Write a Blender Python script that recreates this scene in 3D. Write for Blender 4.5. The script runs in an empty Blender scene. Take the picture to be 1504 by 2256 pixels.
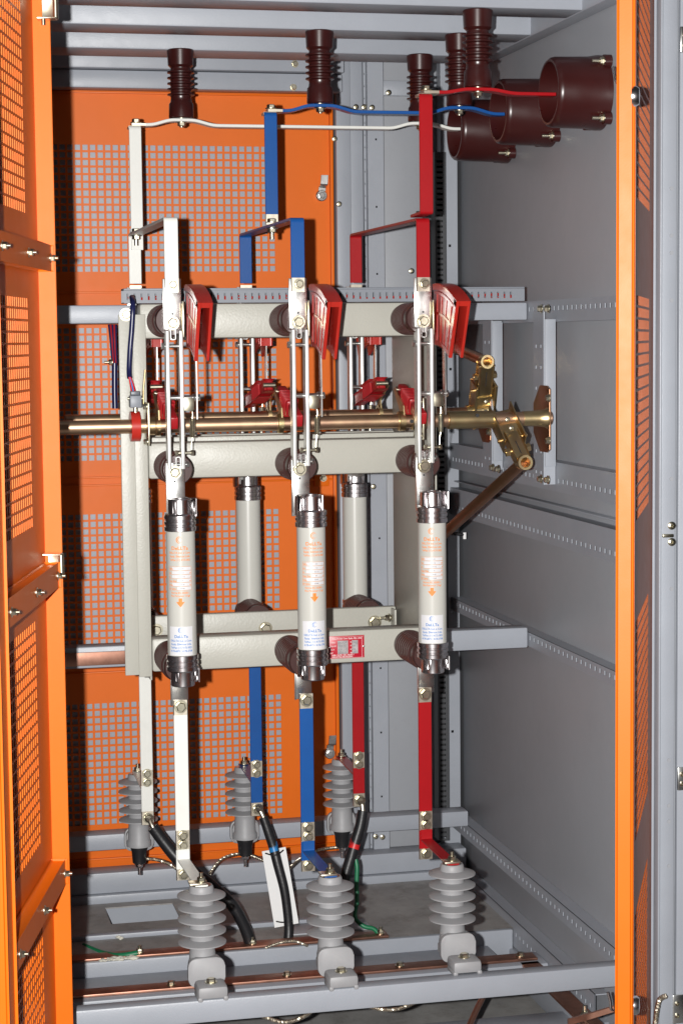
import bpy, bmesh, math, random
import numpy as np
from mathutils import Vector, Matrix
random.seed(7)
S = bpy.context.scene
COL = S.collection
# ------------------------------------------------------------------ camera
F = 4331.0; CX, CY = 752.0, 1128.0
_y = np.array([-986, -371, F]); _y = _y/np.linalg.norm(_y)
_x = np.array([19248, -583, F]); _x = _x/np.linalg.norm(_x)
_z = np.cross(_x, _y); _z /= np.linalg.norm(_z)
if _z[1] > 0: _z = -_z
_y = _y-_x*np.dot(_x, _y); _y /= np.linalg.norm(_y)
M = np.array([_x, _y, _z])
CAM = np.array([0, -3.6, 1.45])
cam_d = bpy.data.cameras.new('camera'); cam = bpy.data.objects.new('camera', cam_d); COL.objects.link(cam)
cam_d.sensor_width = 36; cam_d.lens = 36*F/2256; cam_d.clip_end = 100; cam_d.clip_start = .05
R = Matrix([[M[i, 0], -M[i, 1], -M[i, 2]] for i in range(3)])
cam.matrix_world = Matrix.Translation(Vector(CAM)) @ R.to_4x4()
S.camera = cam
def ray(u, v): return M @ np.array([u-CX, v-CY, F])
def at(u, v, X=None, Y=None, Z=None):      # photo pixel on a known plane -> measured world point
    d = ray(u, v)
    for i, k in enumerate((X, Y, Z)):
        if k is not None:
            return Vector(CAM+d*((k-CAM[i])/d[i]))
def atp(u, v, p0, n):
    d = Vector(ray(u, v)); c = Vector(CAM)
    return c+d*((Vector(p0)-c).dot(n)/d.dot(n))
# ------------------------------------------------------------------ light
W = bpy.data.worlds.new('World'); S.world = W; W.use_nodes = True
W.node_tree.nodes['Background'].inputs[0].default_value = (.9, .92, 1, 1)
W.node_tree.nodes['Background'].inputs[1].default_value = .02
fl = bpy.data.lights.new('camera_flash', 'SPOT'); fo = bpy.data.objects.new('camera_flash', fl); COL.objects.link(fo)
fl.energy = 780; fl.shadow_soft_size = .014; fl.color = (1, .985, .96); fl.spot_size = math.radians(84); fl.spot_blend = 1.0
right = Vector(M[:, 0]); up = -Vector(M[:, 1])
fo.location = Vector(CAM)-right*.105+up*.01
aim = at(640, 900, Y=.2)
fo.rotation_euler = (aim-fo.location).to_track_quat('-Z', 'Y').to_euler()
S.view_settings.view_transform = 'Standard'; S.view_settings.look = 'None'
S.view_settings.gamma = 1; S.view_settings.exposure = 0; S.view_settings.use_curve_mapping = False
S.render.engine = 'CYCLES'
S.cycles.sample_clamp_indirect = 4; S.cycles.sample_clamp_direct = 12

# ------------------------------------------------------------------ materials
MAT = {}
def mat(name, col, rough=.5, metal=0, bump=0, bscale=900, coat=0, var=0.0, vscale=6, spec=.5, col2=None, stain=0, aniso=False, roughvar=0):
    m = bpy.data.materials.new(name); m.use_nodes = True
    nt = m.node_tree; b = nt.nodes['Principled BSDF']; L = nt.links
    b.inputs['Base Color'].default_value = (*col, 1); b.inputs['Roughness'].default_value = rough
    b.inputs['Metallic'].default_value = metal; b.inputs['Specular IOR Level'].default_value = spec
    if coat: b.inputs['Coat Weight'].default_value = coat; b.inputs['Coat Roughness'].default_value = .12
    tc = nt.nodes.new('ShaderNodeTexCoord')
    if var or col2:
        n = nt.nodes.new('ShaderNodeTexNoise'); n.inputs['Scale'].default_value = vscale; n.inputs['Detail'].default_value = 6; n.inputs['Roughness'].default_value = .65
        L.new(tc.outputs['Object'], n.inputs['Vector'])
        r = nt.nodes.new('ShaderNodeValToRGB'); r.color_ramp.elements[0].position = .32; r.color_ramp.elements[1].position = .68
        c2 = col2 or tuple(min(1, c*(1+var)) for c in col); c1 = col if col2 else tuple(c*(1-var) for c in col)
        r.color_ramp.elements[0].color = (*c1, 1); r.color_ramp.elements[1].color = (*c2, 1)
        L.new(n.outputs['Fac'], r.inputs['Fac'])
        out = r.outputs['Color']
        if stain:
            n2 = nt.nodes.new('ShaderNodeTexNoise'); n2.inputs['Scale'].default_value = 22; n2.inputs['Detail'].default_value = 9; n2.inputs['Roughness'].default_value = .8
            L.new(tc.outputs['Object'], n2.inputs['Vector'])
            r2 = nt.nodes.new('ShaderNodeValToRGB'); r2.color_ramp.elements[0].position = .5; r2.color_ramp.elements[1].position = .78
            r2.color_ramp.elements[0].color = (0, 0, 0, 1); r2.color_ramp.elements[1].color = (stain, stain, stain, 1)
            L.new(n2.outputs['Fac'], r2.inputs['Fac'])
            mx = nt.nodes.new('ShaderNodeMix'); mx.data_type = 'RGBA'
            L.new(r2.outputs['Color'], mx.inputs[0]); L.new(out, mx.inputs[6]); mx.inputs[7].default_value = (.12, .1, .08, 1)
            out = mx.outputs[2]
        L.new(out, b.inputs['Base Color'])
    if roughvar:
        n3 = nt.nodes.new('ShaderNodeTexNoise'); n3.inputs['Scale'].default_value = 35; n3.inputs['Detail'].default_value = 5
        L.new(tc.outputs['Object'], n3.inputs['Vector'])
        mr = nt.nodes.new('ShaderNodeMapRange'); mr.inputs[3].default_value = max(.02, rough-roughvar); mr.inputs[4].default_value = rough+roughvar
        L.new(n3.outputs['Fac'], mr.inputs[0]); L.new(mr.outputs[0], b.inputs['Roughness'])
    if bump:
        n = nt.nodes.new('ShaderNodeTexNoise'); n.inputs['Scale'].default_value = bscale; n.inputs['Detail'].default_value = 2
        L.new(tc.outputs['Object'], n.inputs['Vector'])
        bp = nt.nodes.new('ShaderNodeBump'); bp.inputs['Strength'].default_value = bump; bp.inputs['Distance'].default_value = .001
        L.new(n.outputs['Fac'], bp.inputs['Height']); L.new(bp.outputs['Normal'], b.inputs['Normal'])
    MAT[name] = m
    return m
mat('grey_paint', (.31, .33, .37), .42, bump=.28, bscale=420, var=.05, roughvar=.07)
mat('grey_wall', (.30, .312, .338), .44, bump=.2, bscale=420, var=.05, vscale=1.6, roughvar=.06, stain=.06)
mat('grey_floor', (.29, .283, .275), .6, bump=.35, bscale=180, var=.22, vscale=9, stain=.75)
mat('beige_paint', (.42, .412, .365), .42, bump=.4, bscale=260, var=.035, roughvar=.06)
mat('orange_paint', (.70, .132, .002), .45, spec=.3, bump=.06, bscale=500, var=.03, coat=.0, roughvar=.05)
mat('white_paint', (.72, .72, .68), .35, bump=.12, bscale=300, var=.03, stain=.08)
mat('blue_paint', (.007, .072, .27), .3, bump=.12, bscale=300, var=.08)
mat('red_paint', (.33, .0055, .009), .3, bump=.12, bscale=300, var=.08)
mat('maroon_epoxy', (.036, .0065, .006), .3, var=.15, roughvar=.06)
mat('maroon_post', (.055, .024, .022), .3, var=.1)
mat('silver', (.72, .72, .70), .28, 1, var=.08, vscale=30, roughvar=.1)
mat('blade_silver', (.80, .80, .78), .42, .75, var=.06, vscale=30, roughvar=.08)
mat('tin', (.62, .56, .46), .38, 1, bump=.1, bscale=120, var=.15, vscale=40)
mat('chrome', (.68, .65, .66), .25, 1, var=.05, roughvar=.04)
mat('zinc', (.62, .58, .45), .3, 1, var=.25, vscale=60)
mat('gold_zinc', (.66, .45, .25), .34, 1, col2=(.62, .52, .28), vscale=14, roughvar=.08)
mat('gold_red', (.50, .27, .18), .42, 1, col2=(.36, .2, .1), vscale=10, roughvar=.08)
mat('gold_shaft', (.66, .48, .29), .40, 1, col2=(.56, .34, .24), vscale=7, roughvar=.08)
mat('copper', (.42, .22, .16), .45, 1, var=.25, vscale=20, roughvar=.1)
mat('ceramic', (.53, .525, .485), .28, var=.015)
mat('polymer_grey', (.30, .30, .31), .5, var=.06, vscale=20, stain=.1)
mat('red_plastic', (.42, .022, .014), .30, var=.18, roughvar=.08)
mat('red_arm', (.32, .008, .012), .35, var=.1)
mat('black_rubber', (.012, .012, .014), .42, bump=.3, bscale=200)
mat('blue_black', (.010, .012, .06), .3)
mat('green_cable', (.012, .16, .07), .4)
mat('duct_grey', (.20, .215, .245), .45)
mat('duct_dark_shaded', (.045, .047, .052), .55)  # dark grey plastic, with some of the red bar's shadow in the colour
mat('card_white', (.82, .82, .82), .55)
mat('label_white', (.68, .68, .70), .4)
mat('ink_orange', (.80, .22, .02), .5)
mat('ink_blue', (.06, .20, .52), .5)
mat('ink_dark', (.25, .24, .26), .5)
mat('ink_white', (.72, .6, .6), .5)
mat('plate_red', (.45, .012, .03), .35)
mat('plate_silver', (.62, .60, .60), .3, .6, var=.25, vscale=90)
mat('putty', (.62, .60, .52), .8, bump=.8, bscale=60, var=.2, vscale=40)
mat('hole_shade', (.02, .02, .022), .7)  # near-black colour painted for the shade inside holes and slots
mat('switch_plastic', (.10, .11, .13), .4)
mat('tape_blue', (.02, .2, .5), .4); mat('tape_red', (.6, .015, .015), .4)

# ------------------------------------------------------------------ mesh builder
class MB:
    def __init__(s): s.bm = bmesh.new()
    def box(s, a, b, bev=.0012):
        a = Vector(a); b = Vector(b)
        r = bmesh.ops.create_cube(s.bm, size=1)
        vs = r['verts']
        for v in vs: v.co = Vector(((a[i]+b[i])/2+v.co[i]*(b[i]-a[i]) for i in range(3)))
        if bev:
            es = list({e for v in vs for e in v.link_edges})
            bmesh.ops.bevel(s.bm, geom=es, offset=min(bev, min(abs(b[i]-a[i]) for i in range(3))*.4), segments=2, profile=.5, affect='EDGES')
        return s
    def obox(s, c, ax, ay, az, hx, hy, hz, bev=.0012):     # oriented box
        r = bmesh.ops.create_cube(s.bm, size=2); vs = r['verts']
        c = Vector(c); ax = Vector(ax).normalized(); ay = Vector(ay).normalized(); az = Vector(az).normalized()
        for v in vs: v.co = c+ax*v.co.x*hx+ay*v.co.y*hy+az*v.co.z*hz
        if bev:
            es = list({e for v in vs for e in v.link_edges})
            bmesh.ops.bevel(s.bm, geom=es, offset=min(bev, min(hx, hy, hz)*.7), segments=2, profile=.5, affect='EDGES')
        return s
    def lathe(s, o, d, prof, seg=40, a0=0, a1=None):
        o = Vector(o); d = Vector(d).normalized()
        u = d.orthogonal().normalized()
        if abs(d.z) > .9: u = Vector((1, 0, 0))
        u = (u-d*u.dot(d)).normalized()
        w = d.cross(u); rings = []
        closed = a1 is None
        n = seg if closed else seg+1
        A1 = 2*math.pi if closed else a1
        for h, r in prof:
            if r < 1e-6 and closed: rings.append([s.bm.verts.new(o+d*h)])
            else: rings.append([s.bm.verts.new(o+d*h+(u*math.cos(a0+(A1-a0)*i/seg)+w*math.sin(a0+(A1-a0)*i/seg))*r) for i in range(n)])
        for A, B in zip(rings, rings[1:]):
            m = seg
            for i in range(m):
                j = (i+1) % len(A) if closed else i+1
                k = (i+1) % len(B) if closed else i+1
                try:
                    if len(A) == 1 and len(B) == 1: continue
                    if len(A) == 1: s.bm.faces.new((A[0], B[i], B[k]))
                    elif len(B) == 1: s.bm.faces.new((A[i], B[0], A[j]))
                    else: s.bm.faces.new((A[i], B[i], B[k], A[j]))
                except ValueError: pass
        return s
    def cyl(s, a, b, r, r2=None, seg=28, bev=0):
        a = Vector(a); b = Vector(b); h = (b-a).length; r2 = r if r2 is None else r2
        if bev: pr = [(0, 0), (0, r-bev), (bev, r), (h-bev, r2), (h, r2-bev), (h, 0)]
        else: pr = [(0, 0), (0, r), (h, r2), (h, 0)]
        return s.lathe(a, b-a, pr, seg)
    def ring(s, a, b, ro, ri, seg=36):
        a = Vector(a); b = Vector(b); h = (b-a).length
        return s.lathe(a, b-a, [(0, ri), (0, ro), (h, ro), (h, ri), (0, ri)], seg)
    def tube(s, pts, r, seg=12, sub=6, twist=None):
        P = [Vector(p) for p in pts]
        if sub > 1 and len(P) > 2:
            Q = []
            for i in range(len(P)-1):
                p0 = P[max(i-1, 0)]; p1 = P[i]; p2 = P[i+1]; p3 = P[min(i+2, len(P)-1)]
                for k in range(sub):
                    t = k/sub
                    Q.append(.5*((2*p1)+(p2-p0)*t+(2*p0-5*p1+4*p2-p3)*t*t+(3*p1-p0-3*p2+p3)*t**3))
            Q.append(P[-1]); P = Q
        rings = []; u = None
        for i, p in enumerate(P):
            d = (P[min(i+1, len(P)-1)]-P[max(i-1, 0)]).normalized()
            u = d.orthogonal().normalized() if u is None else (u-d*u.dot(d)).normalized()
            w = d.cross(u)
            rr = r(i/(len(P)-1)) if callable(r) else r
            rings.append([s.bm.verts.new(p+(u*math.cos(2*math.pi*k/seg)+w*math.sin(2*math.pi*k/seg))*rr) for k in range(seg)])
        for A, B in zip(rings, rings[1:]):
            for k in range(seg): s.bm.faces.new((A[k], A[(k+1) % seg], B[(k+1) % seg], B[k]))
        s.bm.faces.new(rings[0][::-1]); s.bm.faces.new(rings[-1])
        return s
    def prism(s, poly, d, bev=0):           # poly: 3D points in a plane, d: extrusion vector
        d = Vector(d); A = [s.bm.verts.new(Vector(p)) for p in poly]; B = [s.bm.verts.new(Vector(p)+d) for p in poly]
        n = len(A); fs = [s.bm.faces.new(A[::-1]), s.bm.faces.new(B)]
        for i in range(n): fs.append(s.bm.faces.new((A[i], A[(i+1) % n], B[(i+1) % n], B[i])))
        if bev:
            es = list({e for f in fs[:2] for e in f.edges})
            bmesh.ops.bevel(s.bm, geom=es, offset=bev, segments=2, profile=.5, affect='EDGES')
        return s
    def strap(s, pts, wv, w, t, rad=.006):       # flat bar following pts, wide along wv
        wv = Vector(wv).normalized(); P = [Vector(p) for p in pts]
        if rad and len(P) > 2:               # round the corners
            Q = [P[0]]
            for i in range(1, len(P)-1):
                a = (P[i-1]-P[i]); b = (P[i+1]-P[i]); r = min(rad, a.length*.45, b.length*.45)
                A = P[i]+a.normalized()*r; B = P[i]+b.normalized()*r
                for k in range(5):
                    q = k/4; Q.append((1-q)**2*A+2*q*(1-q)*P[i]+q*q*B)
            Q.append(P[-1]); P = Q
        rings = []
        for i, p in enumerate(P):
            d0 = (P[i]-P[i-1]).normalized() if i else (P[1]-P[0]).normalized()
            d1 = (P[i+1]-P[i]).normalized() if i < len(P)-1 else d0
            d = (d0+d1).normalized(); n = d.cross(wv).normalized()
            k = 1/max(.5, d.dot(d0)); e = t*.15
            c = [(w/2-e, t/2), (w/2, t/2-e), (w/2, -t/2+e), (w/2-e, -t/2), (-w/2+e, -t/2), (-w/2, -t/2+e), (-w/2, t/2-e), (-w/2+e, t/2)]
            rings.append([s.bm.verts.new(p+wv*a+n*b*k) for a, b in c])
        for A, B in zip(rings, rings[1:]):
            for k in range(8): s.bm.faces.new((A[k], A[(k+1) % 8], B[(k+1) % 8], B[k]))
        s.bm.faces.new(rings[0][::-1]); s.bm.faces.new(rings[-1])
        return s
    def perf(s, o, u, v, n, xs, zs, th):       # sheet with square holes: xs, zs = sorted breaks [(pos, isholestart)...]
        o = Vector(o); u = Vector(u); v = Vector(v); n = Vector(n)
        X = xs; Z = zs; V = {}
        def vt(i, j, k):
            key = (i, j, k)
            if key not in V: V[key] = s.bm.verts.new(o+u*X[i][0]+v*Z[j][0]+n*(th*k))
            return V[key]
        hx = [x[1] for x in X]; hz = [z[1] for z in Z]
        for i in range(len(X)-1):
            for j in range(len(Z)-1):
                if hx[i] and hz[j] and hx[i] & hz[j]:
                    for (a, b, c, d) in (((i, j), (i+1, j), 0, -1), ((i+1, j), (i+1, j+1), 1, 0), ((i+1, j+1), (i, j+1), 0, 1), ((i, j+1), (i, j), -1, 0)):
                        if hx[i+c] & hz[j+d]: continue
                        s.bm.faces.new((vt(*a, 0), vt(*b, 0), vt(*b, 1), vt(*a, 1)))
                else:
                    s.bm.faces.new((vt(i, j, 0), vt(i+1, j, 0), vt(i+1, j+1, 0), vt(i, j+1, 0)))
                    s.bm.faces.new((vt(i, j, 1), vt(i, j+1, 1), vt(i+1, j+1, 1), vt(i+1, j, 1)))
        return s
    def hexbolt(s, p, n, r=.008, h=.006, washer=True, stud=0):
        p = Vector(p); n = Vector(n).normalized()
        if washer: s.cyl(p, p+n*.0015, r*1.35, seg=24)
        s.lathe(p+n*.0015, n, [(0, 0), (0, r), (h*.8, r), (h, r*.82), (h, 0)], 6)
        if stud: s.cyl(p+n*(h+.001), p+n*(h+stud), r*.5, seg=12)
        return s
    def screw(s, p, n, r=.006, h=.003):
        p = Vector(p); n = Vector(n).normalized()
        return s.lathe(p, n, [(0, 0), (0, r), (h*.5, r), (h, r*.6), (h, r*.3), (h*.6, r*.2), (h*.6, 0)], 20)

LOC = {}
def root(o):
    while o.parent: o = o.parent
    return o
def build(mb, name, m, parent=None, smooth=True, loc=None):
    me = bpy.data.meshes.new(name)
    bmesh.ops.recalc_face_normals(mb.bm, faces=mb.bm.faces)
    off = Vector((0, 0, 0))
    if parent is not None: off = LOC[root(parent).name]
    elif loc is not None: off = Vector(loc)
    for v in mb.bm.verts: v.co -= off
    mb.bm.to_mesh(me); mb.bm.free()
    o = bpy.data.objects.new(name, me); COL.objects.link(o)
    me.materials.append(MAT[m])
    if smooth:
        me.polygons.foreach_set('use_smooth', [True]*len(me.polygons)); me.set_sharp_from_angle(angle=math.radians(38))
    if parent is not None: o.parent = parent
    else: o.location = off; LOC[o.name] = off
    return o
def thing(name, label, cat, loc=(0, 0, 0), group=None):
    o = bpy.data.objects.new(name, None); COL.objects.link(o); o.empty_display_size = .05
    o.location = loc; o['label'] = label; o['category'] = cat
    if group: o['group'] = group
    LOC[o.name] = Vector(loc)
    return o
def tag(o, label, cat, group=None):
    o['label'] = label; o['category'] = cat
    if group: o['group'] = group
    return o
def dup(r, loc, label, group=None):
    c = r.copy(); COL.objects.link(c); c.location = loc; c['label'] = label; LOC[c.name] = Vector(loc)
    if group: c['group'] = group
    for ch in r.children:
        d = ch.copy(); COL.objects.link(d); d.parent = c
        for g in ch.children:
            e = g.copy(); COL.objects.link(e); e.parent = d
    return c
def bolt(p, n, parent, r=.008, h=.006, stud=0, m='zinc', name='bolt', washer=True):
    return build(MB().hexbolt(p, n, r, h, washer, stud), name, m, parent)
def breaks(a, b, fields, pitch, hole):
    """fields: (start, count, bitmask)"""
    out = [(a, 0)]
    for st, n, mk in fields:
        for i in range(n):
            out.append((st+i*pitch, mk)); out.append((st+i*pitch+hole, 0))
    out.append((b, 0))
    return sorted(out)
def text_mesh(txt, size, align='CENTER', sx=1):
    c = bpy.data.curves.new('t', 'FONT'); c.body = txt; c.size = size; c.align_x = align; c.resolution_u = 2; c.offset = size*.022
    o = bpy.data.objects.new('t', c); COL.objects.link(o)
    bpy.context.view_layer.update()
    me = bpy.data.meshes.new_from_object(o.evaluated_get(bpy.context.evaluated_depsgraph_get()))
    bpy.data.objects.remove(o)
    bm = bmesh.new(); bm.from_mesh(me); bpy.data.meshes.remove(me)
    for v in bm.verts: v.co.x *= sx
    return bm
def add_text(mb, txt, size, x, z, fn, align='CENTER', sx=1):
    bm = text_mesh(txt, size, align, sx); vm = {}
    for v in bm.verts: vm[v] = mb.bm.verts.new(fn(v.co.x+x, v.co.y+z))
    for f in bm.faces:
        try: mb.bm.faces.new([vm[v] for v in f.verts])
        except ValueError: pass
    bm.free()
def add_quad(mb, x0, z0, x1, z1, fn, n=8):
    L = [[mb.bm.verts.new(fn(x0+(x1-x0)*i/n, z)) for i in range(n+1)] for z in (z0, z1)]
    for i in range(n): mb.bm.faces.new((L[0][i], L[0][i+1], L[1][i+1], L[1][i]))
def add_arc(mb, cx, cz, r0, r1, a0, a1, fn, n=18):
    A = []
    for i in range(n+1):
        t = math.radians(a0+(a1-a0)*i/n); k = math.sin(math.pi*i/n)
        ro = r0; ri = r0-(r0-r1)*max(.15, k)
        A.append((mb.bm.verts.new(fn(cx+ro*math.cos(t), cz+ro*math.sin(t))), mb.bm.verts.new(fn(cx+ri*math.cos(t), cz+ri*math.sin(t)))))
    for a, b in zip(A, A[1:]): mb.bm.faces.new((a[0], b[0], b[1], a[1]))

X_ = Vector((1, 0, 0)); Y_ = Vector((0, 1, 0)); Z_ = Vector((0, 0, 1))
XW = 1.31        # right side panel
XR = 1.28        # face of the rails on it
YB = .92         # orange rear door
PX = [.499, .734, .974]     # the three phases
PN = ['white', 'blue', 'red']
PM = ['white_paint', 'blue_paint', 'red_paint']
FZ = .163        # cabinet floor

# ================================================================== room floor
g = MB(); g.box((-3, -6, -.05), (6, 4, 0), 0)
gf = build(g, 'floor', 'grey_floor'); gf['kind'] = 'structure'

# ================================================================== cabinet
cab = thing('switchgear_cabinet', 'open grey switchgear cabinet with orange doors standing around the equipment', 'cabinet', (.7, .2, 0))
def cpart(mb, name, m, parent=None, label=None):
    o = build(mb, name, m, parent or cab)
    if label: o['label'] = label
    return o
side = cpart(MB().box((XW, -.44, .02), (XW+.012, .98, 2.25), .001), 'side_panel', 'grey_wall', label='right side panel')
left_wall = cpart(MB().box((.12, -.44, .02), (.132, .98, 2.25), .001), 'side_panel', 'grey_wall')
cpart(MB().box((.12, -.44, 2.25), (XW+.012, 1.1, 2.262), .001), 'roof_panel', 'grey_wall')
# ceiling beams
for i, (y0, y1) in enumerate(((-.045, .05), (.26, .365), (.57, .685))):
    cpart(MB().box((.134, y0, 2.058), (XR-.003 if i else XR+.02, y1, 2.125), .004), 'ceiling_beam', 'grey_paint')
# upper side rail + perforated rails on the side panel
def rail(z0, z1, y0, y1, rows, pitch=.0262, hole=.0085, name='perforated_rail', ys=None, x=XR):
    mb = MB()
    n = int((y1-y0-.03)/pitch)
    xs = breaks(y0, y1, [(y0+.018, n, 1)], pitch, hole)
    zs = sorted([(z0, 0), (z1, 0)]+[q for r in rows for q in ((r-hole/2, 1), (r+hole/2, 0))])
    mb.perf((x, 0, 0), Y_, Z_, X_, xs, zs, .0022)
    mb.box((x+.0022, y0, z0), (XW-.0005, y1, z0+.002), 0); mb.box((x+.0022, y0, z1-.002), (XW-.0005, y1, z1), 0)
    return cpart(mb, name, 'grey_paint')
def zx(u, v): return at(u, v, X=XR).z
rail(zx(1320, 2102), zx(974, 1772), -.44, .90, [.291])
rail(zx(1353, 1514), zx(996, 1317), -.44, .90, [.821])
rail(zx(1345, 1240), zx(1345, 1165), -.44, .90, [zx(1345, 1218)])
rail(zx(1345, 1110), zx(1345, 1040), -.44, .90, [1.164])
rail(zx(1300, 706), zx(1300, 655), -.44, .90, [zx(1346, 672)], pitch=.0262)
cpart(MB().box((XR-.006, -.44, 2.056), (XW-.0005, .9, 2.12), .002), 'perforated_rail', 'grey_paint')
mb = MB()
cpart(MB().box((XR+.01, -.44, zx(1345, 1150)), (XW-.001, .9, zx(1345, 1146)), .002), 'edge_strip', 'grey_paint')
# lintel at the back, sill at the back
cpart(MB().box((.134, .84, 2.055), (1.02, .915, 2.12), .003), 'lintel', 'grey_paint')
cpart(MB().box((.134, .86, 2.014), (1.02, .915, 2.0535), .003), 'lintel', 'grey_paint')
bolt((.905, .839, 2.072), (0, -1, 0), cab, .006, .006); bolt((.905, .859, 2.022), (0, -1, 0), cab, .006, .006)
cpart(MB().box((.134, .74, .312), (XR-.004, .79, .348), .003), 'floor_beam', 'grey_paint')
cpart(MB().box((.134, .84, .185), (1.30, .9, .233), .003), 'sill', 'grey_paint')
cpart(MB().box((.134, .828, FZ+.001), (1.30, .9, .184), .002), 'sill', 'grey_paint')
# cross beams carrying the switch
cpart(MB().box((.134, .30, 1.485), (XR-.002, .34, 1.521), .003), 'cross_beam', 'grey_paint')
cpart(MB().box((.134, .30, .80), (XR-.002, .345, .843), .003), 'cross_beam', 'grey_paint')
# rear posts and panel right of the orange door
pr = MB(); pr.box((1.012, .895, FZ), (1.046, .935, 2.2), .002); cpart(pr, 'post', 'grey_paint')
def gx(u, Y, v=900): return at(u, v, Y=Y).x
pr = MB(); pr.box((1.047, .905, FZ), (1.078, .94, 2.2), .002); cpart(pr, 'post', 'grey_paint')
pr = MB(); z = .14
x0, x1 = 1.084, 1.122
n = int(1.9/.05)
pr.perf((0, .885, 0), X_, Z_, Y_, sorted([(x0, 0), (x1, 0), (x0+.018, 1), (x0+.022, 0)]), breaks(FZ, 2.12, [(FZ+.04, 12, 1)], .155, .0045), .002)
pr.box((x0, .887, FZ), (x0+.002, .94, 2.12), 0); pr.box((x1-.002, .887, FZ), (x1, .94, 2.12), 0)
cpart(pr, 'post', 'grey_paint')
pr = MB(); pr.perf((0, .90, 0), X_, Z_, Y_, sorted([(1.0785, 0), (1.0835, 0), (1.080, 1), (1.0815, 0)]), breaks(FZ, 2.12, [(FZ+.02, 70, 1)], .028, .004), .002)
cpart(pr, 'post', 'grey_paint')
cpart(MB().box((1.124, .93, FZ), (1.262, .94, 2.2), .001), 'rear_panel', 'grey_wall')
cpart(MB().box((1.124, .92, 2.015), (1.26, .93, 2.05), .002), 'lintel', 'grey_paint')
pr = MB(); pr.perf((0, .895, 0), X_, Z_, Y_, sorted([(1.262, 0), (1.302, 0), (1.280, 1), (1.286, 0)]), breaks(FZ, 2.2, [(FZ+.05, 7, 1)], .29, .006), .002)
pr.box((1.262, .897, FZ), (1.264, .95, 2.2), 0); cpart(pr, 'post', 'grey_paint')
for (u, v) in ((785, 235), (803, 235), (819, 237), (738, 305), (748, 449), (855, 204), (822, 1072), (905, 597), (917, 1180), (827, 1843), (842, 1844), (945, 1350)):
    p = at(u, v, Y=.885); cpart(MB().screw((p.x, .884 if u > 810 else .892, p.z), (0, -1, 0), .0065), 'screw', 'zinc')
# floor
fb = MB()
cut = (at(235, 2003, Z=FZ), at(385, 2034, Z=FZ))
c00 = at(232, 2002, Z=FZ); c10 = at(382, 1994, Z=FZ); c01 = at(243, 2038, Z=FZ)
d00 = at(200, 2090, Z=FZ); d10 = at(302, 2112, Z=FZ)
xs = sorted([(.134, 0), (XW, 0), (c00.x, 1), (c10.x, 0)]+[(.30, 2)]); zs = sorted([(.43, 0), (.835, 0), (c01.y, 1), (c00.y, 0), (d10.y, 2), (d00.y, 0)])
xs = sorted([(.134, 0), (.30, 2), (c00.x, 3), (min(d10.x, c10.x-.002), 1), (c10.x, 0), (XW, 0)])
fb.perf((0, 0, FZ-.001), X_, Y_, Z_, xs, zs, .003)
cpart(fb, 'floor_plate', 'grey_floor')
cpart(MB().box((c00.x-.2, c00.y+.012, FZ-.14), (c10.x+.2, c00.y+.016, FZ-.004), 0), 'plinth', 'grey_paint')
cpart(MB().box((.134, -.3, .03), (XW, .44, .035), 0), 'floor_plate', 'grey_floor')
cpart(MB().box((.134, .252, .128), (XR-.06, .408, .132), .001), 'floor_plate', 'grey_paint')
def fbeam(y0, y1, z0, z1, x0=.134, x1=XR-.001, bev=.004): return cpart(MB().box((x0, y0, z0), (x1, y1, z1), bev), 'floor_beam', 'grey_paint')
fbeam(.41, .4395, .100, .163, x0=.134)                                 # rear floor channel with copper bar
fbeam(.17, .25, .125, .163)
fbeam(-.05, .06, .06, .10)
fbeam(-.285, -.252, .262, .303)                                          # front insulator beam
cpart(MB().box((1.05, -.2, .05), (1.27, .15, .055), .001), 'floor_plate', 'grey_wall')
cpart(MB().box((XR-.01, -.44, .06), (XW-.001, .9, .12), .003), 'perforated_rail', 'grey_paint')
rail(.125, .185, -.1, .8, [.155], pitch=.026)
fl2 = MB(); a = at(520, 2062, Z=.124); b = at(905, 2012, Z=.124)
fl2.box((.30, .555, FZ+.0015), (.93, .575, FZ+.012), .002); cpart(fl2, 'floor_trim', 'grey_paint')
cpart(MB().box((.80, .48, FZ+.0015), (.98, .5545, FZ+.005), .001), 'floor_trim', 'grey_wall')

# brackets with bearing plates on the side panel
def bracket(y, name, zt, zb):
    mb = MB()
    mb.perf((0, 0, 0), Y_, Z_, X_, sorted([(y, 0), (y+.062, 0), (y+.012, 1), (y+.018, 0), (y+.042, 1), (y+.048, 0)]), breaks(zb, zt, [(zb+.02, int((zt-zb)/.042)-1, 1)], .042, .006), .0022)
    for v in mb.bm.verts: v.co.x += XR-.026
    mb.box((XR-.026, y-.002, zb+.07), (XR-.003, y, zt-.03), 0)
    mb.box((XR-.0265, y-.003, zb), (XR-.0235, y+.001, zt), 0)
    mb.box((XR-.0235, y, zb), (XR-.0012, y+.0022, zb+.08), 0)
    b = cpart(mb, 'bracket', 'grey_paint')
    return b
ztB = zx(1217, 672)
b1 = bracket(.125, 'bracket', at(1217, 672, X=1.255).z, at(1217, 1072, X=1.255).z)
b2 = bracket(.475, 'bracket', at(1108, 675, X=1.255).z, at(1108, 1040, X=1.255).z)
# light facing flange of the brackets
cpart(MB().box((XR-.024, .119, at(1225, 1027, Y=.12).z), (XR-.002, .122, at(1225, 703, Y=.12).z), .0005), 'bracket_flange', 'grey_paint', b1)
cpart(MB().box((XR-.024, .469, at(1110, 1015, Y=.47).z), (XR-.002, .472, at(1110, 710, Y=.47).z), .0005), 'bracket_flange', 'grey_paint', b2)
for (u, v) in ((1192, 680), (1207, 680), (1192, 1055), (1207, 1057), (1086, 1030), (1098, 1033)):
    p = at(u, v, X=1.252); bolt(p, (-1, 0, 0), cab, .0065, .007)

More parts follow.
